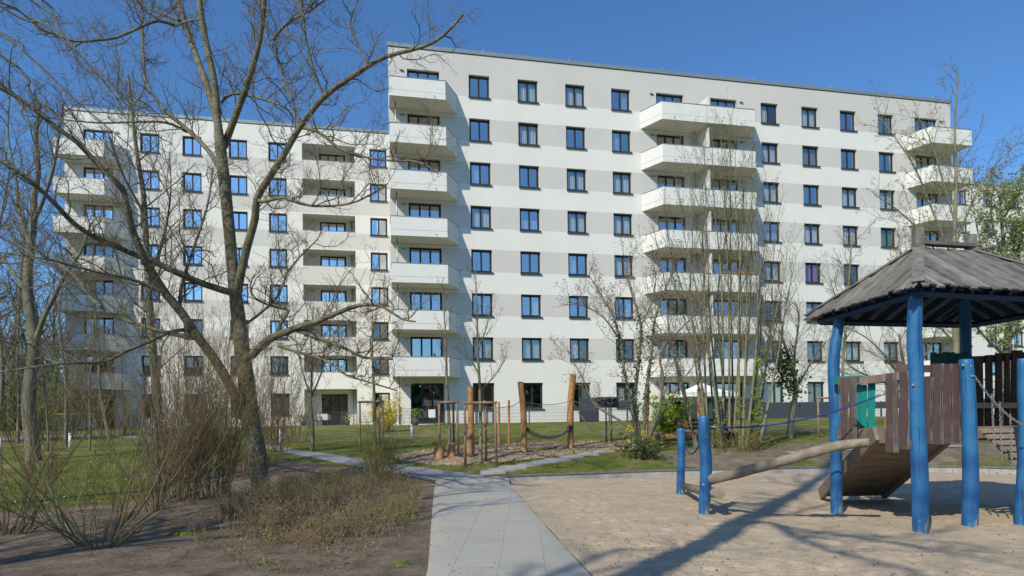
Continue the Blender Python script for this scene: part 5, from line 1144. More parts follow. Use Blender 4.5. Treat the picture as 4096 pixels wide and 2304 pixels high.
def rope(name, a, b, sag, r, mat, label, cat='rope', n=14, group=None, parent=None):
    P = []
    for i in range(n + 1):
        t = i / n; P.append((a[0] + (b[0] - a[0]) * t, a[1] + (b[1] - a[1]) * t, a[2] + (b[2] - a[2]) * t - 4 * sag * t * (1 - t)))
    base = P[0] if not parent else tuple(parent.location)
    o = new_obj(name, MB().tube([(x - base[0], y - base[1], z - base[2]) for x, y, z in P], r, 7).mesh(name, mat), parent, None if parent else base)
    if label: tag(o, label, cat, group)
    return o, P
# the thick twisted bridge rope
def bridge():
    a = at(1320, 1077, A1[3] - .05); b = at(1437, 1075, A2[3] - .1); P = []; n = 40
    for i in range(n + 1):
        t = i / n; P.append(Vector((a[0] + (b[0] - a[0]) * t, a[1] + (b[1] - a[1]) * t, a[2] + (b[2] - a[2]) * t - 4 * .30 * t * (1 - t))))
    r = thing('rope_bridge', tuple(a), 'thick twisted brown rope slung between the two tallest orange posts', 'rope'); m = MB(); av = Vector(a)
    for s in range(3):
        q = []
        for i, p in enumerate(P):
            w_ = i * .75 + s * 2 * pi / 3; q.append(tuple(p - av + Vector((.0, cos(w_) * .032, sin(w_) * .032))))
        m.tube(q, .04, 7)
    m.build('rope', M['rope'], r)
    for i0, i1 in ((0, 2), (37, 40)): MB().tube([tuple(P[i0] - av), tuple(P[i1] - av)], .085, 12).build('clamp', M['black'], r)
bridge()
for a, b, sg, lb in (((A1, 1309, 1008), (A2, 1440, 1007), .14, 'upper hand rope between the two tallest orange posts'), ((A1, 1309, 1008), (thin[1], 1280, 1022), .05, 'hand rope from the left bridge post to the thin post'),
                     ((thin[1], 1280, 1022), (thin[0], 1219, 1022), .06, 'hand rope between the thin posts'), ((thin[0], 1219, 1022), (A3, 1186, 1010), .05, 'hand rope reaching the post by the stakes'),
                     ((thin[1], 1280, 1090), (A1, 1313, 1078), .12, 'lower rope from the thin post to the left bridge post'), ((A2, 1442, 1008), (A4, 1627, 1010), .3, 'long hand rope above the climbing net'), ((A4, 1627, 1015), (A5, 1758, 1010), .2, 'hand rope between the two rear orange posts')):
    pa = at(a[1], a[2], a[0][3] - .05); pb = at(b[1], b[2], b[0][3] - .05); rope('hand_rope', pa, pb, sg, .012, M['palerope'], lb, group='hand ropes of the rope course')
def net():
    a = at(1442, 1045, A2[3]); b = at(1500, 1025, 23); r = thing('climbing_net', tuple(at(1470, 1060, 22)), 'loose pale rope net hanging right of the rope bridge', 'net'); m = MB(); o = r.location
    T0 = [at(1448, 1010 + 3, A2[3]), at(1480, 1030, 22.4), at(1530, 1040, 23), at(1575, 1048, 23.4)]; B0 = [at(1448, 1066, A2[3]), at(1478, 1085, 22.2), at(1520, 1092, 22.4), at(1570, 1070, 23.4)]
    L_ = lambda p, q, s: [tuple(Vector(p) + (Vector(q) - Vector(p)) * (i / 8) - Vector((0, 0, 4 * s * (i / 8) * (1 - i / 8))) - o) for i in range(9)]
    W = at(1448, 1063, 22); E_ = at(1590, 1060, 23.6)
    m.tube(L_(W, E_, .18), .011, 5); m.tube(L_(at(1462, 1045, 22), at(1565, 1060, 23), .55), .011, 5); m.tube(L_(at(1470, 1068, 22), at(1555, 1065, 23), .28), .010, 5)
    for t in (.2, .35, .5, .65, .8):
        x = 1448 + 140 * t; m.tube(L_(at(x, 1062 + 10 * sin(pi * t), 22.6), at(1448 + 140 * (.5 + (t - .5) * .7), 1082 + 14 * sin(pi * t), 22.6), .02), .009, 5)
    m.tube(L_(at(1443, 1012, 22), at(1468, 1062, 22.3), .02), .009, 5); m.tube(L_(at(1588, 1045, 23.6), at(1560, 1066, 23), .02), .009, 5)
    m.build('net_ropes', M['palerope'], r)
net()
for i, (X, Y, Yt, w_, lb) in enumerate(((1104, 1156, 1123, 25, 'leftmost and lowest orange stump of the rope course'), (1136, 1151, 1114, 20, 'middle orange stump behind the lowest one'), (1178, 1152, 1106, 24, 'orange stump standing against the thick post by the stakes'))):
    b = G(X, Y); k = b[1] / 1700 / 2; t = at(X, Yt, b[1]); P = [(0, 0, -.1), (0, 0, 0), (0, 0, t[2] - b[2] - .015), (0, 0, t[2] - b[2])]
    tag(MB().tube(P, [w_ * k, w_ * k, w_ * k, w_ * k * .93], 18, wob=.015).build('stepping_stump', M['robinia'], loc=b), lb, 'stump', 'orange stepping stumps')
p0 = at(1646, 1083, 25); p1 = at(1765, 1080, 25.5)
log('edging_log', [(p0[0], p0[1], g(p0[0], p0[1]) + .12), (p1[0], p1[1], g(p1[0], p1[1]) + .14)], [.13, .12], M['robinia'], 'orange log lying on the ground before the bench', 'log')
# stakes round the young trees
def stakes(X, d, w_, Yt, label, n=3, lean=0):
    c = GD(X, d); r = thing('tree_stakes', c, label, 'tree stakes', 'stake frames round the young trees'); h = at(X, Yt, d)[2] - c[2]; L_ = w_ * d / 1700
    pos = [(-L_ / 2, -.05), (L_ / 2, -.12), (.12, L_ * .72)][:n] if n == 3 else [(-L_ / 2, 0), (L_ / 2, 0)]
    for x, y in pos:
        gzz = g(c[0] + x, c[1] + y) - c[2]; MB().tube([(x * 1.03, y, gzz - .1), (x, y, gzz + h * .5), (x, y, h)], [.04, .038, .036], 9, wob=.03).build('stake', M['stake'], r)
    for i in range(len(pos) if n == 3 else 1):
        a, b = pos[i], pos[(i + 1) % len(pos)]; e = (Vector(b) - Vector(a)).normalized() * .06
        MB().tube([(a[0] - e.x, a[1] - e.y, h + .03), (b[0] + e.x, b[1] + e.y, h + .03)], [.04, .037], 9, wob=.03).build('crossbar', M['stake'], r)
    m = MB(); tw = h * .62
    for x, y in pos:
        m.tube([(x, y, tw), (x * .5, y * .5 + .02, tw - .04), (.0, .05 + .1 * (n == 3), tw)], .012, 5)
    m.build('tie_strap', M['rope'], r)
stakes(1129, 21.4, 46, 1014, 'rear frame of three stakes round a slender young tree')
stakes(1209, 19.3, 76, 1016, 'front frame of three stakes beside the thick orange post')
stakes(936, 22.6, 58, 1013, 'stake frame beside the yellow forsythia')
stakes(2078, 25, 36, 1003, 'stake frame seen left of the blue tower post', n=2)

# ------------------------------------------------------------------ blue posts, log beam and ropes in the sandpit
def bpost(name, X0, Y0, pts, w_, label=None, group=None, parent=None, z0=0, depth=None, mat='blue', bolts=()):
    d = depth or (EYE - z0) * 1 / max(1e-6, -(ray(X0, Y0).z)) * 1.0; b = at(X0, Y0, d); k = d / 1712 / 2
    P = [(b[0], b[1], b[2] - .35), b] + [at(x, y, d) for x, y, *_ in pts]; R_ = [w_ * k, w_ * k] + [(q[2] if len(q) > 2 else w_) * k for q in pts]
    P, R_ = smooth(P, R_, 5); P.append((P[-1][0], P[-1][1], P[-1][2] + .012)); R_.append(R_[-1] * .88)
    o = new_obj(name, MB().tube([(x - b[0], y - b[1], z - b[2]) for x, y, z in P], R_, 22, wob=.008).mesh(name, M[mat]), parent, b if not parent else tuple(Vector(b) - parent.location))
    if label: tag(o, label, 'post', group)
    for X, Y in bolts:
        q = Vector(at(X, Y, d)); dirn = (Vector((0, 0, EYE)) - q).normalized(); q = q + dirn * (w_ * k * .93) - Vector(b)
        new_obj('bolt', MB().tube([tuple(q - dirn * .02), tuple(q + dirn * .012)], .017, 10).mesh('bolt', M['metal']), o)
    return o, b, d
P1 = bpost('blue_post', 1712, 1240, [(1713, 1180, 20), (1714, 1130, 20), (1713, 1079, 19)], 21, 'shorter blue post with flaking paint at the left end of the log beam', 'free blue posts in the sand')
P2 = bpost('blue_post', 1771, 1296, [(1774, 1230, 29), (1776, 1160, 30), (1771, 1100, 29), (1770, 1048, 26)], 27, 'taller blue post with worn paint beside the log beam', 'free blue posts in the sand', bolts=[(1770, 1060), (1776, 1098), (1769, 1219)])
log('resting_log', [at(1722, 1224, P1[2]), at(1760, 1232, 12.4), at(1796, 1240, 11.2), at(1812, 1243, 10.9)], [.07, .085, .085, .08], M['logwood'], 'short thick log lying between the two blue posts', 'log', wob=.05)
lb_ = smooth([at(1786, 1207, 11.15), at(1850, 1192, 10.9), at(1940, 1168, 10.5), at(2030, 1142, 10.2), at(2110, 1122, 9.95), at(2188, 1113, 9.75)], [.085, .082, .08, .08, .075, .062])
log('log_beam', lb_[0], lb_[1], M['logwood'], 'long weathered log beam rising from the blue post to the tower deck', 'log', wob=.05)
o_, _p = rope('blue_rope', at(1790, 1074, P2[2]), at(2222, 990, 9.95), .16, .014, M['bluerope'], 'blue hand rope running from the taller blue post up to the tower', n=24)
for pt in (0, -1):
    a = Vector(_p[pt]); b = Vector(_p[1 if pt == 0 else -2]); dd = (b - a).normalized(); q = a - o_.location
    new_obj('rope_end', MB().tube([tuple(q - dd * .06), tuple(q + dd * .12)], .02, 8).mesh('rope_end', M['metal']), o_)
rope('blue_rope', at(1722, 1120, P1[2]), at(1758, 1120, P2[2]), .16, .015, M['bluerope'], 'short sagging blue rope between the two free posts')

# ------------------------------------------------------------------ play tower
def tower():
    B0 = at(2315, 1335, 9.3); tw = thing('play_tower', (B0[0], B0[1], 0), 'blue posted wooden play tower with a weathered grey board roof', 'play tower'); o = tw.location
    def loc(p): return tuple(Vector(p) - o)
    def mesh(name, mb, mat, par=None): return mb.build(name, M[mat] if isinstance(mat, str) else mat, par or tw)
    def tpost(X0, Y0, pts, w_, bolts=(), d=None): return bpost('post', X0, Y0, pts, w_, parent=tw, bolts=bolts, depth=d)
    a = tpost(2105, 1287, [(2104, 1200, 28), (2103, 1100, 29), (2101, 1010, 30), (2097, 930, 28), (2101, 870, 27), (2109, 825, 25), (2112, 780, 24)], 29)
    b = tpost(2316, 1334, [(2314, 1200, 40), (2306, 1050, 38), (2304, 930, 36), (2300, 850, 35), (2303, 760, 34), (2305, 700, 33)], 37, [(2316, 1110), (2297, 968), (2312, 949)])
    c = tpost(2440, 1326, [(2442, 1220, 37), (2440, 1120, 35), (2436, 1000, 34), (2430, 906, 32)], 37, [(2423, 918), (2441, 920), (2448, 1110)])
    dpo = tpost(2450, 1271, [(2446, 1150, 24), (2436, 1020, 26), (2430, 900, 26), (2428, 740, 26)], 22)
    e = tpost(2568, 1322, [(2572, 1210, 26), (2578, 1100, 28), (2574, 1000, 26), (2573, 904, 24)], 30)
    f = tpost(2640, 1280, [(2640, 1100, 28), (2640, 900, 28), (2640, 740, 26)], 28)
    # roof corners and ridge
    ez = EYE + 1.72
    def cor(X, depth, z): r = ray(X, 700); k = depth / r.y; return Vector((r.x * k, r.y * k, z))
    Fc, Lc = cor(2309, 9.0, ez), cor(2026, 12.05, ez); Rc = Vector((9.15, 10.15, ez)); Bc = Vector((8.75, 12.9, ez))
    R1 = cor(2312, 10.35, 4.10); R2 = cor(2444, 10.75, 4.14)
    rf = mesh('roof', MB().tube([loc(R1), loc(R2)], .05, 8), 'bluedark')     # ridge purlin carries the roof pieces
    def face(e0, e1, t0, t1):
        ex = (e1 - e0).normalized(); nrm = ex.cross((t0 + t1) / 2 - e0).normalized()
        if nrm.z < 0: nrm = -nrm
        up = nrm.cross(ex).normalized()
        if up.z < 0: up = -up
        L2 = lambda p: ((p - e0).dot(ex), (p - e0).dot(up)); poly = [L2(p) for p in ((e0, e1, t1, t0) if (t0 - t1).length > .01 else (e0, e1, t0))]
        L_ = (e1 - e0).length; mb = MB(); x = -.04; k = 0; Mx = Matrix(((ex.x, up.x, nrm.x, 0), (ex.y, up.y, nrm.y, 0), (ex.z, up.z, nrm.z, 0), (0, 0, 0, 1))); org = Vector(loc(e0))
        def clipv(P, xx, keep):
            out = []
            for i in range(len(P)):
                p, q = P[i], P[(i + 1) % len(P)]; ip, iq = (p[0] - xx) * keep >= 0, (q[0] - xx) * keep >= 0
                if ip: out.append(p)
                if ip != iq: t = (xx - p[0]) / (q[0] - p[0]); out.append((xx, p[1] + (q[1] - p[1]) * t))
            return out
        while x < L_ + .04:
            w_ = ru(.125, .165); x1 = x + w_ - .006; P = clipv(clipv(poly, x, 1), x1, -1)
            if len(P) >= 3:
                ov = ru(.02, .10); P = [(px, py - ov if py < .02 else py) for px, py in P]
                if sum(P[i][0] * P[(i + 1) % len(P)][1] - P[(i + 1) % len(P)][0] * P[i][1] for i in range(len(P))) < 0: P = P[::-1]
                n = len(P); zz = .012 + .018 * (k % 2) + ru(0, .006); tl = ru(-.008, .008)
                vs = [org + (Mx @ Vector((px, py, zz + h + tl * (px - x) / w_))) for h in (0, .026) for px, py in P]
                mb._add(vs, [tuple(range(n - 1, -1, -1)), tuple(range(n, 2 * n))] + [(i, (i + 1) % n, n + (i + 1) % n, n + i) for i in range(n)])
            x += w_; k += 1
        o2 = mesh('roof_boards', mb, BOARD[0], rf)
        n = int(L_ / .34)
        for i in range(1, n):
            xx = L_ * i / n; ys = [p for p in clipv(clipv(poly, xx - .01, 1), xx + .01, -1)]
            if len(ys) < 3: continue
            ym = max(p[1] for p in ys) - .03
            vs = [org + (Mx @ Vector((px, py, pz))) for px, py, pz in ((xx - .03, .05, -.10), (xx + .03, .05, -.10), (xx + .03, ym, -.10), (xx - .03, ym, -.10), (xx - .03, .05, .008), (xx + .03, .05, .008), (xx + .03, ym, .008), (xx - .03, ym, .008))]
            MB()._add(vs, [(0, 3, 2, 1), (4, 5, 6, 7), (0, 1, 5, 4), (1, 2, 6, 5), (2, 3, 7, 6), (3, 0, 4, 7)]).build('rafter', M['bluedark'], rf)
        ins = (t0 + t1) / 2 - e0; ins = (ins - ex * ins.dot(ex)); ins.z = 0; ins.normalize(); p, q = e0 + ins * .16 + ex * .16 - Vector((0, 0, .06)), e1 + ins * .16 - ex * .16 - Vector((0, 0, .06))
        mesh('eave_beam', MB().tube([loc(p), loc(q)], .06, 4, smooth=False), 'bluedark', rf)
    BOARD = [M['greywood']]
    M['rw2'] = boards_mat('roof_wood_a')
    BOARD[0] = M['rw2']
    face(Fc, Rc, R1, R2); face(Lc, Fc, R1, R1); face(Bc, Lc, R2, R1); face(Rc, Bc, R2, R2)
    # hip boards and the standing boards at the ridge ends
    def hip(p, q, w_=.13, t_=.03, lift=.055, nm='hip_board'):
        d = (q - p).normalized(); s_ = d.cross(Vector((0, 0, 1))).normalized() * w_ / 2; n_ = Vector((0, 0, 1)); p = p + n_ * lift; q = q + n_ * lift
        vs = [loc(v) for v in (p - s_, p + s_, q + s_, q - s_)]; vs += [tuple(Vector(v) + n_ * t_) for v in vs]
        mesh(nm, MB()._add(vs, [(0, 3, 2, 1), (4, 5, 6, 7), (0, 1, 5, 4), (1, 2, 6, 5), (2, 3, 7, 6), (3, 0, 4, 7)]), 'greywood', rf)
    hip(Fc, R1, .15); hip(Lc, R1, .12); hip(Rc, R2, .12); hip(Bc, R2, .12); hip(R1, R2, .16, .05, .10, 'ridge_board')
    for R_, hgt in ((R1, .36), (R2, .30)):
        p = Vector(loc(R_)); mesh('ridge_post', MB().box(p.x - .065, p.x + .065, p.y - .06, p.y + .06, p.z - .1, p.z + hgt), 'greywood', rf)
    # deck
    DZ = 1.39
    dk = [loc(q) for q in ((5.5, 9.86, 0), (6.5, 10.02, 0), (6.66, 10.35, 0), (8.7, 10.75, 0), (8.7, 11.9, 0), (5.42, 11.25, 0))]
    dk = [(p[0], p[1]) for p in dk]; m = MB().prism(dk, DZ - .04, DZ); dq = mesh('deck', m, 'deckwood')
    sk = MB()
    for i in range(len(dk)):
        p, q = Vector(dk[i]), Vector(dk[(i + 1) % len(dk)]); d = (q - p).normalized(); n_ = Vector((d.y, -d.x))
        sk.prism([tuple(p + n_ * .003), tuple(p + n_ * .05), tuple(q + n_ * .05), tuple(q + n_ * .003)][::1], DZ - .20, DZ - .005)
    mesh('edge_beam', sk, 'deckwood', dq)
    # railings: boards of uneven outline
    def board(par, X0, X1, Yt, Yb, d, mat, wav=.012, th_=.03, tilt=0):
        t0, t1, b0, b1 = [Vector(loc(at(x, y, dd))) for x, y, dd in ((X0, Yt, d), (X1, Yt, d + tilt), (X0, Yb, d), (X1, Yb, d + tilt))]
        lsd = []; n = 7; dirn = (t1 - t0).normalized(); nr = dirn.cross(Vector((0, 0, 1))).normalized() * th_; mb = MB(); mb.cur = 0; vs = []
        ph = ru(0, 6); 
        for i in range(n + 1):
            t = i / n; wa = wav * sin(ph + t * 5.5) ; wb = wav * sin(ph * 1.7 + t * 4.2)
            l_ = b0 + (t0 - b0) * t + dirn * wa; r_ = b1 + (t1 - b1) * t + dirn * wb
            if i == n: l_ = l_ + Vector((0, 0, -.008))
            vs += [l_, r_, r_ - nr, l_ - nr]; lsd.append((l_, r_))
        fs = []
        for i in range(n):
            a_ = 4 * i
            for k in range(4): fs.append((a_ + k, a_ + (k + 1) % 4, a_ + 4 + (k + 1) % 4, a_ + 4 + k))
        fs += [(3, 2, 1, 0), (4 * n, 4 * n + 1, 4 * n + 2, 4 * n + 3)]
        mb._add(vs, fs)
        if mat == 'purple':      # bare wood along one edge of the painted board
            mb.cur = 1; sd_ = 1 if rnd() < .75 else 0; tv = Vector(nr).normalized(); tv = tv if tv.y < 0 else -tv; wv = (lsd[0][1] - lsd[0][0]).length; q_ = []
            for l_, r_ in lsd:
                f_ = .13 + .05 * sin(len(q_)); a_, b_ = (r_ - (r_ - l_) * f_, r_) if sd_ else (l_, l_ + (r_ - l_) * f_)
                q_ += [a_ + tv * (th_ + .004) * 0 + (tv * .004 if True else 0), b_ + tv * .004]
            mb._add(q_, [(2 * i, 2 * i + 1, 2 * i + 3, 2 * i + 2) for i in range(n)]); mb._add([v + tv * (th_) for v in q_], [(2 * i, 2 * i + 1, 2 * i + 3, 2 * i + 2) for i in range(n)]); mb.cur = 0
        ob = mb.build('board', [M[mat], M['greywood']], par)
        for k, pl_ in enumerate(ob.data.polygons):
            if k < 4 * n and k % 4 == 1 and mat == 'purple': pl_.material_index = 1
        return ob
    def railm(par, A, B, th_, h, mat, nm='rail'):
        p, q = Vector(loc(A)), Vector(loc(B)); d = (q - p).normalized(); s_ = d.cross(Vector((0, 0, 1))).normalized() * th_ / 2; u_ = Vector((0, 0, h / 2)); vs = [v for e_ in (p, q) for v in (e_ - s_ - u_, e_ + s_ - u_, e_ + s_ + u_, e_ - s_ + u_)]
        MB()._add(vs, [(3, 2, 1, 0), (4, 5, 6, 7), (0, 1, 5, 4), (1, 2, 6, 5), (2, 3, 7, 6), (3, 0, 4, 7)]).build(nm, M[mat], par)
    r1 = new_obj('railing', MB().mesh('railing', M['purple']), tw)
    dA, dB = 10.9, 9.32
    dl = lambda X: dA + (dB - dA) * (X - 2100) / 210
    for X0, X1, Yt, Yb in ((2114, 2132, 953, 1117), (2135, 2152, 950, 1116), (2228, 2256, 938, 1138), (2261, 2293, 934, 1130)): board(r1, X0, X1, Yt, Yb, dl(X0) - .06, 'purple', tilt=dl(X1) - dl(X0))
    railm(r1, at(2165, 958, dl(2165)), at(2300, 941, dl(2300)), .05, .11, 'stake'); railm(r1, at(2108, 958, dl(2108)), at(2168, 954, dl(2165)), .05, .08, 'purple')
    r2 = new_obj('railing', MB().mesh('railing', M['purple']), tw); de = lambda X: 9.42 + (9.75 - 9.42) * (X - 2316) / 115
    for X0, X1, Yt, Yb in ((2324, 2342, 948, 1117), (2348, 2369, 914, 1118), (2374, 2392, 915, 1117), (2398, 2417, 914, 1115)): board(r2, X0, X1, Yt, Yb, de(X0), 'purple', tilt=.03)
    railm(r2, at(2318, 928, de(2318) + .08), at(2425, 926, de(2420) + .08), .05, .10, 'purple'); railm(r2, at(2318, 1098, de(2318) + .08), at(2425, 1095, de(2420) + .08), .05, .12, 'deckwood'); railm(r2, at(2255, 926, 9.7), at(2300, 926, 9.5), .05, .11, 'purple')
    # turquoise panel at the back, green boards in the shade
    r3 = new_obj('turquoise_panel', MB().mesh('turquoise_panel', M['teal']), tw); r3['label'] = 'bright turquoise board panel at the back of the tower'
    for X0, X1, Yt, Yb in ((2149, 2161, 968, 1078), (2164, 2181, 967, 1080), (2185, 2202, 960, 1078)): board(r3, X0, X1, Yt, Yb, 11.3, 'teal', .004)
    railm(r3, at(2098, 957, 11.15), at(2300, 952, 11.3), .05, .13, 'teal')
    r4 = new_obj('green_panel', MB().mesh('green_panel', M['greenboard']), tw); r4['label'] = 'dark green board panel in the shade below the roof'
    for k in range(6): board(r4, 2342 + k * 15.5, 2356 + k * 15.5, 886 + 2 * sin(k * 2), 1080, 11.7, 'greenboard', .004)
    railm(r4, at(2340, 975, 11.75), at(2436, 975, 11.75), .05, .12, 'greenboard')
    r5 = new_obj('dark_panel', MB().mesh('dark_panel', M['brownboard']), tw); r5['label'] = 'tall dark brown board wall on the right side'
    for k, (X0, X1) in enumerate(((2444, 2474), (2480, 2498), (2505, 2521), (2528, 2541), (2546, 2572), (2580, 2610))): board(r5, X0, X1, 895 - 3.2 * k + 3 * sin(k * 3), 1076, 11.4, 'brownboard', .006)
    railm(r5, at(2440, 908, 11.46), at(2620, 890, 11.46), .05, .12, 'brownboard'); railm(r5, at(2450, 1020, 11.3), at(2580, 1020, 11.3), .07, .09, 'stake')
    # ramp under the deck, seen from below
    ta, tb = Vector(loc((5.42, 10.1, 1.28))), Vector(loc((6.62, 10.2, 1.28))); ba, bb = Vector(loc((5.90, 13.05, .06))), Vector(loc((7.05, 13.0, .06)))
    rp = MB(); nrm = (tb - ta).cross(ba - ta).normalized()
    if nrm.z > 0: nrm = -nrm
    n = 9
    for i in range(n):
        t0, t1 = (i + .03) / n, (i + .97) / n; P = [ta + (ba - ta) * t0, tb + (bb - tb) * t0, tb + (bb - tb) * t1, ta + (ba - ta) * t1]; vs = [p for p in P] + [p - nrm * .03 for p in P]
        rp._add(vs, [(0, 1, 2, 3), (7, 6, 5, 4), (0, 4, 5, 1), (1, 5, 6, 2), (2, 6, 7, 3), (3, 7, 4, 0)])
    rr = mesh('ramp', rp, 'deckwood')
    for p, q in ((ta, ba), (tb, bb)):
        s_ = (tb - ta).normalized() * .04; u_ = -nrm * .16; dn = nrm * .05; vs = [v for e_ in (p, q) for v in (e_ - s_ + dn, e_ + s_ + dn, e_ + s_ + u_, e_ - s_ + u_)]
        mesh('stringer', MB()._add(vs, [(3, 2, 1, 0), (4, 5, 6, 7), (0, 1, 5, 4), (1, 2, 6, 5), (2, 3, 7, 6), (3, 0, 4, 7)]), 'deckwood', rr)
    # slatted bridge going down to the right, chain handrails
    br = new_obj('slat_bridge', MB().mesh('slat_bridge', M['deckwood']), tw)
    sl_ = [Vector(loc(at(2459 + 16.5 * i, 1082 + 14.5 * i + .25 * i * i, 10.25 - .085 * i))) for i in range(15)]
    for i in range(14):
        p = sl_[i]; v = (sl_[i + 1] - p) * .74; ln = Vector((1.35, .30, ru(-.01, .01))) + Vector((ru(-.03, .03), 0, 0)); up_ = ln.cross(v).normalized() * .032
        if up_.z < 0: up_ = -up_
        P = [p, p + ln, p + ln + v, p + v]; vs = P + [q + up_ for q in P]
        MB()._add(vs, [(0, 1, 2, 3), (7, 6, 5, 4), (0, 4, 5, 1), (1, 5, 6, 2), (2, 6, 7, 3), (3, 7, 4, 0)]).build('slat', M['deckwood'], br)
    for off in (.15, 1.15): MB().tube([tuple(q + Vector((off, .07, -.05))) for q in sl_], .03, 6).build('stringer', M['deckwood'], br)
    def chain(nm, A, B, sag, par, r=.0065):
        n = max(6, int(math.dist(A, B) / .034)); m = MB(); P = []
        for i in range(n + 1): t = i / n; P.append(Vector(loc((A[0] + (B[0] - A[0]) * t, A[1] + (B[1] - A[1]) * t, A[2] + (B[2] - A[2]) * t - 4 * sag * t * (1 - t)))))
        for i in range(n):
            p, q = P[i], P[i + 1]; d = (q - p).normalized(); s_ = d.cross(Vector((0, 1, .2))).normalized() if i % 2 else d.cross(Vector((1, 0, .2))).normalized(); s_ = s_ * .012; e_ = d * .006
            m.tube([tuple(p - e_ + s_ * .4), tuple(p + e_ + s_), tuple(q - e_ + s_), tuple(q + e_ + s_ * .4), tuple(q + e_ - s_ * .4), tuple(q - e_ - s_), tuple(p + e_ - s_), tuple(p - e_ - s_ * .4), tuple(p - e_ + s_ * .4)], r * .8, 4)
        m.build(nm, M['chain'], par)
    ch = at(2452, 946, 9.5); en = at(2580, 1072, 9.3); chain('chain', ch, en, .10, br)
    for X, Y0, Y1 in ((2495, 992, 1135), (2515, 1012, 1160), (2541, 1042, 1182)): chain('chain', at(X, Y0, 9.45), at(X + 6, Y1, 9.5), 0, br)
    MB().tube([tuple(Vector(loc(ch)) - Vector((.05, 0, 0))), loc(ch)], .012, 8).build('shackle', M['metal'], br)
def boards_mat(name):
    m, nt, b, N, L = nodes(name); b.inputs['Roughness'].default_value = .85; b.inputs['Specular IOR Level'].default_value = .2
    gi = N('ShaderNodeNewGeometry'); tc = N('ShaderNodeTexCoord'); n = N('ShaderNodeTexNoise'); n.inputs['Scale'].default_value = 5; n.inputs['Detail'].default_value = 9; n.inputs['Roughness'].default_value = .7; L(tc.outputs['Object'], n.inputs['Vector'])
    a = N('ShaderNodeMath'); a.operation = 'MULTIPLY_ADD'; L(gi.outputs['Random Per Island'], a.inputs[0]); a.inputs[1].default_value = .35; L(n.outputs['Fac'], a.inputs[2])
    r = N('ShaderNodeValToRGB'); e = r.color_ramp.elements; e[0].position = .4; e[0].color = (.095, .088, .08, 1); e[1].position = .95; e[1].color = (.30, .28, .25, 1); L(a.outputs[0], r.inputs[0]); L(r.outputs[0], b.inputs['Base Color'])
    n2 = N('ShaderNodeTexNoise'); n2.inputs['Scale'].default_value = 45; n2.inputs['Detail'].default_value = 5; L(tc.outputs['Object'], n2.inputs['Vector']); bp = N('ShaderNodeBump'); bp.inputs['Strength'].default_value = .5; bp.inputs['Distance'].default_value = .008; L(n2.outputs['Fac'], bp.inputs['Height']); L(bp.outputs[0], b.inputs['Normal'])
    return m
tower()

# ------------------------------------------------------------------ small things by the houses
def chair(u, off, D, label, rz):
    r = thing('garden_chair', FP(u, off, None, D), label, 'chair', rz=rz)
    MB().box(-.28, .28, -.28, .28, .36, .44).build('seat', M['wicker'], r); MB().box(-.28, .28, .24, .30, .44, .92).build('backrest', M['plastic'], r)
    for x in (-.25, .25):
        for y in (-.25, .25): MB().box(x - .02, x + .02, y - .02, y + .02, 0, .36).build('leg', M['wicker'], r)
chair(-15.4, 1.3, D2, 'pale garden chair on the terrace of the recessed balconies', .3); chair(-16.1, 1.1, D2, 'second garden chair with a pale back beside the potted plants', -1.2)
chair(-5.2, 1.8, D1, 'garden chair before the left ground floor door of the tall block', 2.5)
for u, off, D, lb in ((-16.9, 2.2, D2, 'left grey plant pot with a leafy plant on the terrace'), (-13.6, 2.0, D2, 'plant pot beside the downpipe of the terrace'), (-6.4, 1.9, D1, 'plant pot left of the ground floor door')):
    p = FP(u, off, None, D); r = thing('potted_plant', p, lb, 'potted plant', 'pots on the terraces'); MB().tube([(0, 0, 0), (0, 0, .4)], [.16, .22], 12).build('pot', M['wicker'], r)
    V_, F_ = tri_scatter(rg.normal(0, .17, (160, 3)) + np.array([0, 0, .62]), .13, .5, .6, rng=rg); new_obj('foliage', np_mesh('foliage', V_, F_, M['leaf']), r)
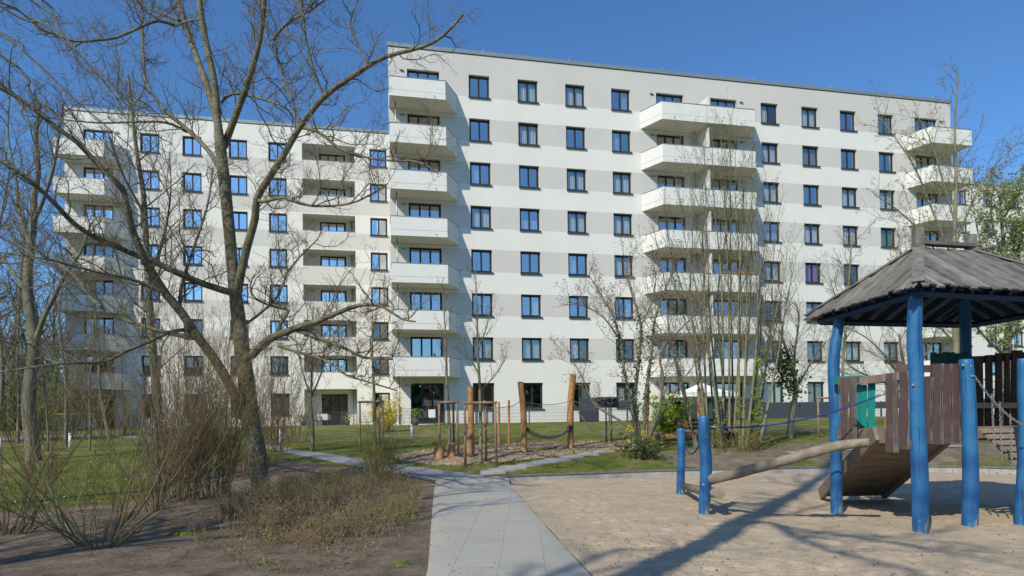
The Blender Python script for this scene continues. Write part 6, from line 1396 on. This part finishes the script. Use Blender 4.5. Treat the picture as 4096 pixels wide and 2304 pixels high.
for i, (X, d) in enumerate(((706, 26.5), (1036, 28), (176, 26), (0, 25))):
    p = GD(X, d); tag(MB().tube([(0, 0, -.1), (0, 0, .5)], .05, 10).tube([(0, 0, .505), (0, 0, .56)], .058, 10).build('path_bollard', M['plastic'], loc=p), ['small white bollard light by the gravel path', 'small white bollard light before the forsythia', 'pale low bollard beside the left lawn tree', 'pale low bollard at the left edge'][i], 'bollard light', 'bollard lights on the lawn')
for i, (X, m_) in enumerate(((95, 'greylid'), (150, 'yellowlid'), (178, 'yellowlid'), (212, 'greylid'), (240, 'greylid'))):
    p = GD(X, 43); r = thing('wheeled_bin', p, ['dark wheeled bin left of the lawn tree', 'large bin with a yellow lid just right of the left lawn tree', 'second bin with a yellow lid', 'dark bin right of the yellow lidded bins', 'last dark bin towards the left wing'][i], 'bin', 'bins by the left wing')
    MB().box(-.32, .32, -.35, .35, .08, 1.0).build('bin_body', M['greylid'], r); MB().box(-.35, .35, -.38, .38, 1.0, 1.1).build('lid', M[m_], r)
    for x in (-.28, .28): MB().tube([(x - .03, .3, .08), (x + .03, .3, .08)], .08, 10).build('wheel', M['black'], r)
p = GD(30, 45); r = thing('bin_shelter', p, 'dark slatted shelter behind the bins at the left edge', 'shelter', rz=.1)
b = MB()
for k in range(14): b.box(-6, 5.6, 1.0, 1.04, .1 + k * .15, .235 + k * .15)
b.box(-6, 5.6, 1.05, 1.07, .1, 2.2)
b.build('slat_wall', M['brownboard'], r); MB().box(-6.2, 5.8, -.6, 1.4, 2.25, 2.35).build('shelter_roof', M['panel'], r)
for k in range(7): MB().box(-6 + k * 1.93, -5.9 + k * 1.93, -.5, -.4, 0, 2.25).build('post', M['fence'], r)
# flower boxes on one middle balcony
for i, u in enumerate((14.6, 15.6, 16.5)):
    zb = ZT[4] - 2.64; x, y, _ = FP(u, 1.70, 0); r = thing('flower_box', (x, y, zb + 1.215), ['left flower box on the middle balcony rail', 'centre flower box on the middle balcony rail', 'right flower box on the middle balcony rail'][i], 'flower box', 'flower boxes on the balcony rail', rz=TH)
    MB().box(-.4, .4, -.09, .09, 0, .16).build('box', M['robinia'], r); V_, F_ = tri_scatter(rg.normal(0, 1, (90, 3)) * np.array([.22, .06, .05]) + np.array([0, 0, .22]), .09, .5, .7, rng=rg); new_obj('blossom', np_mesh('blossom', V_, F_, M['leaf' if i != 1 else 'magenta']), r)
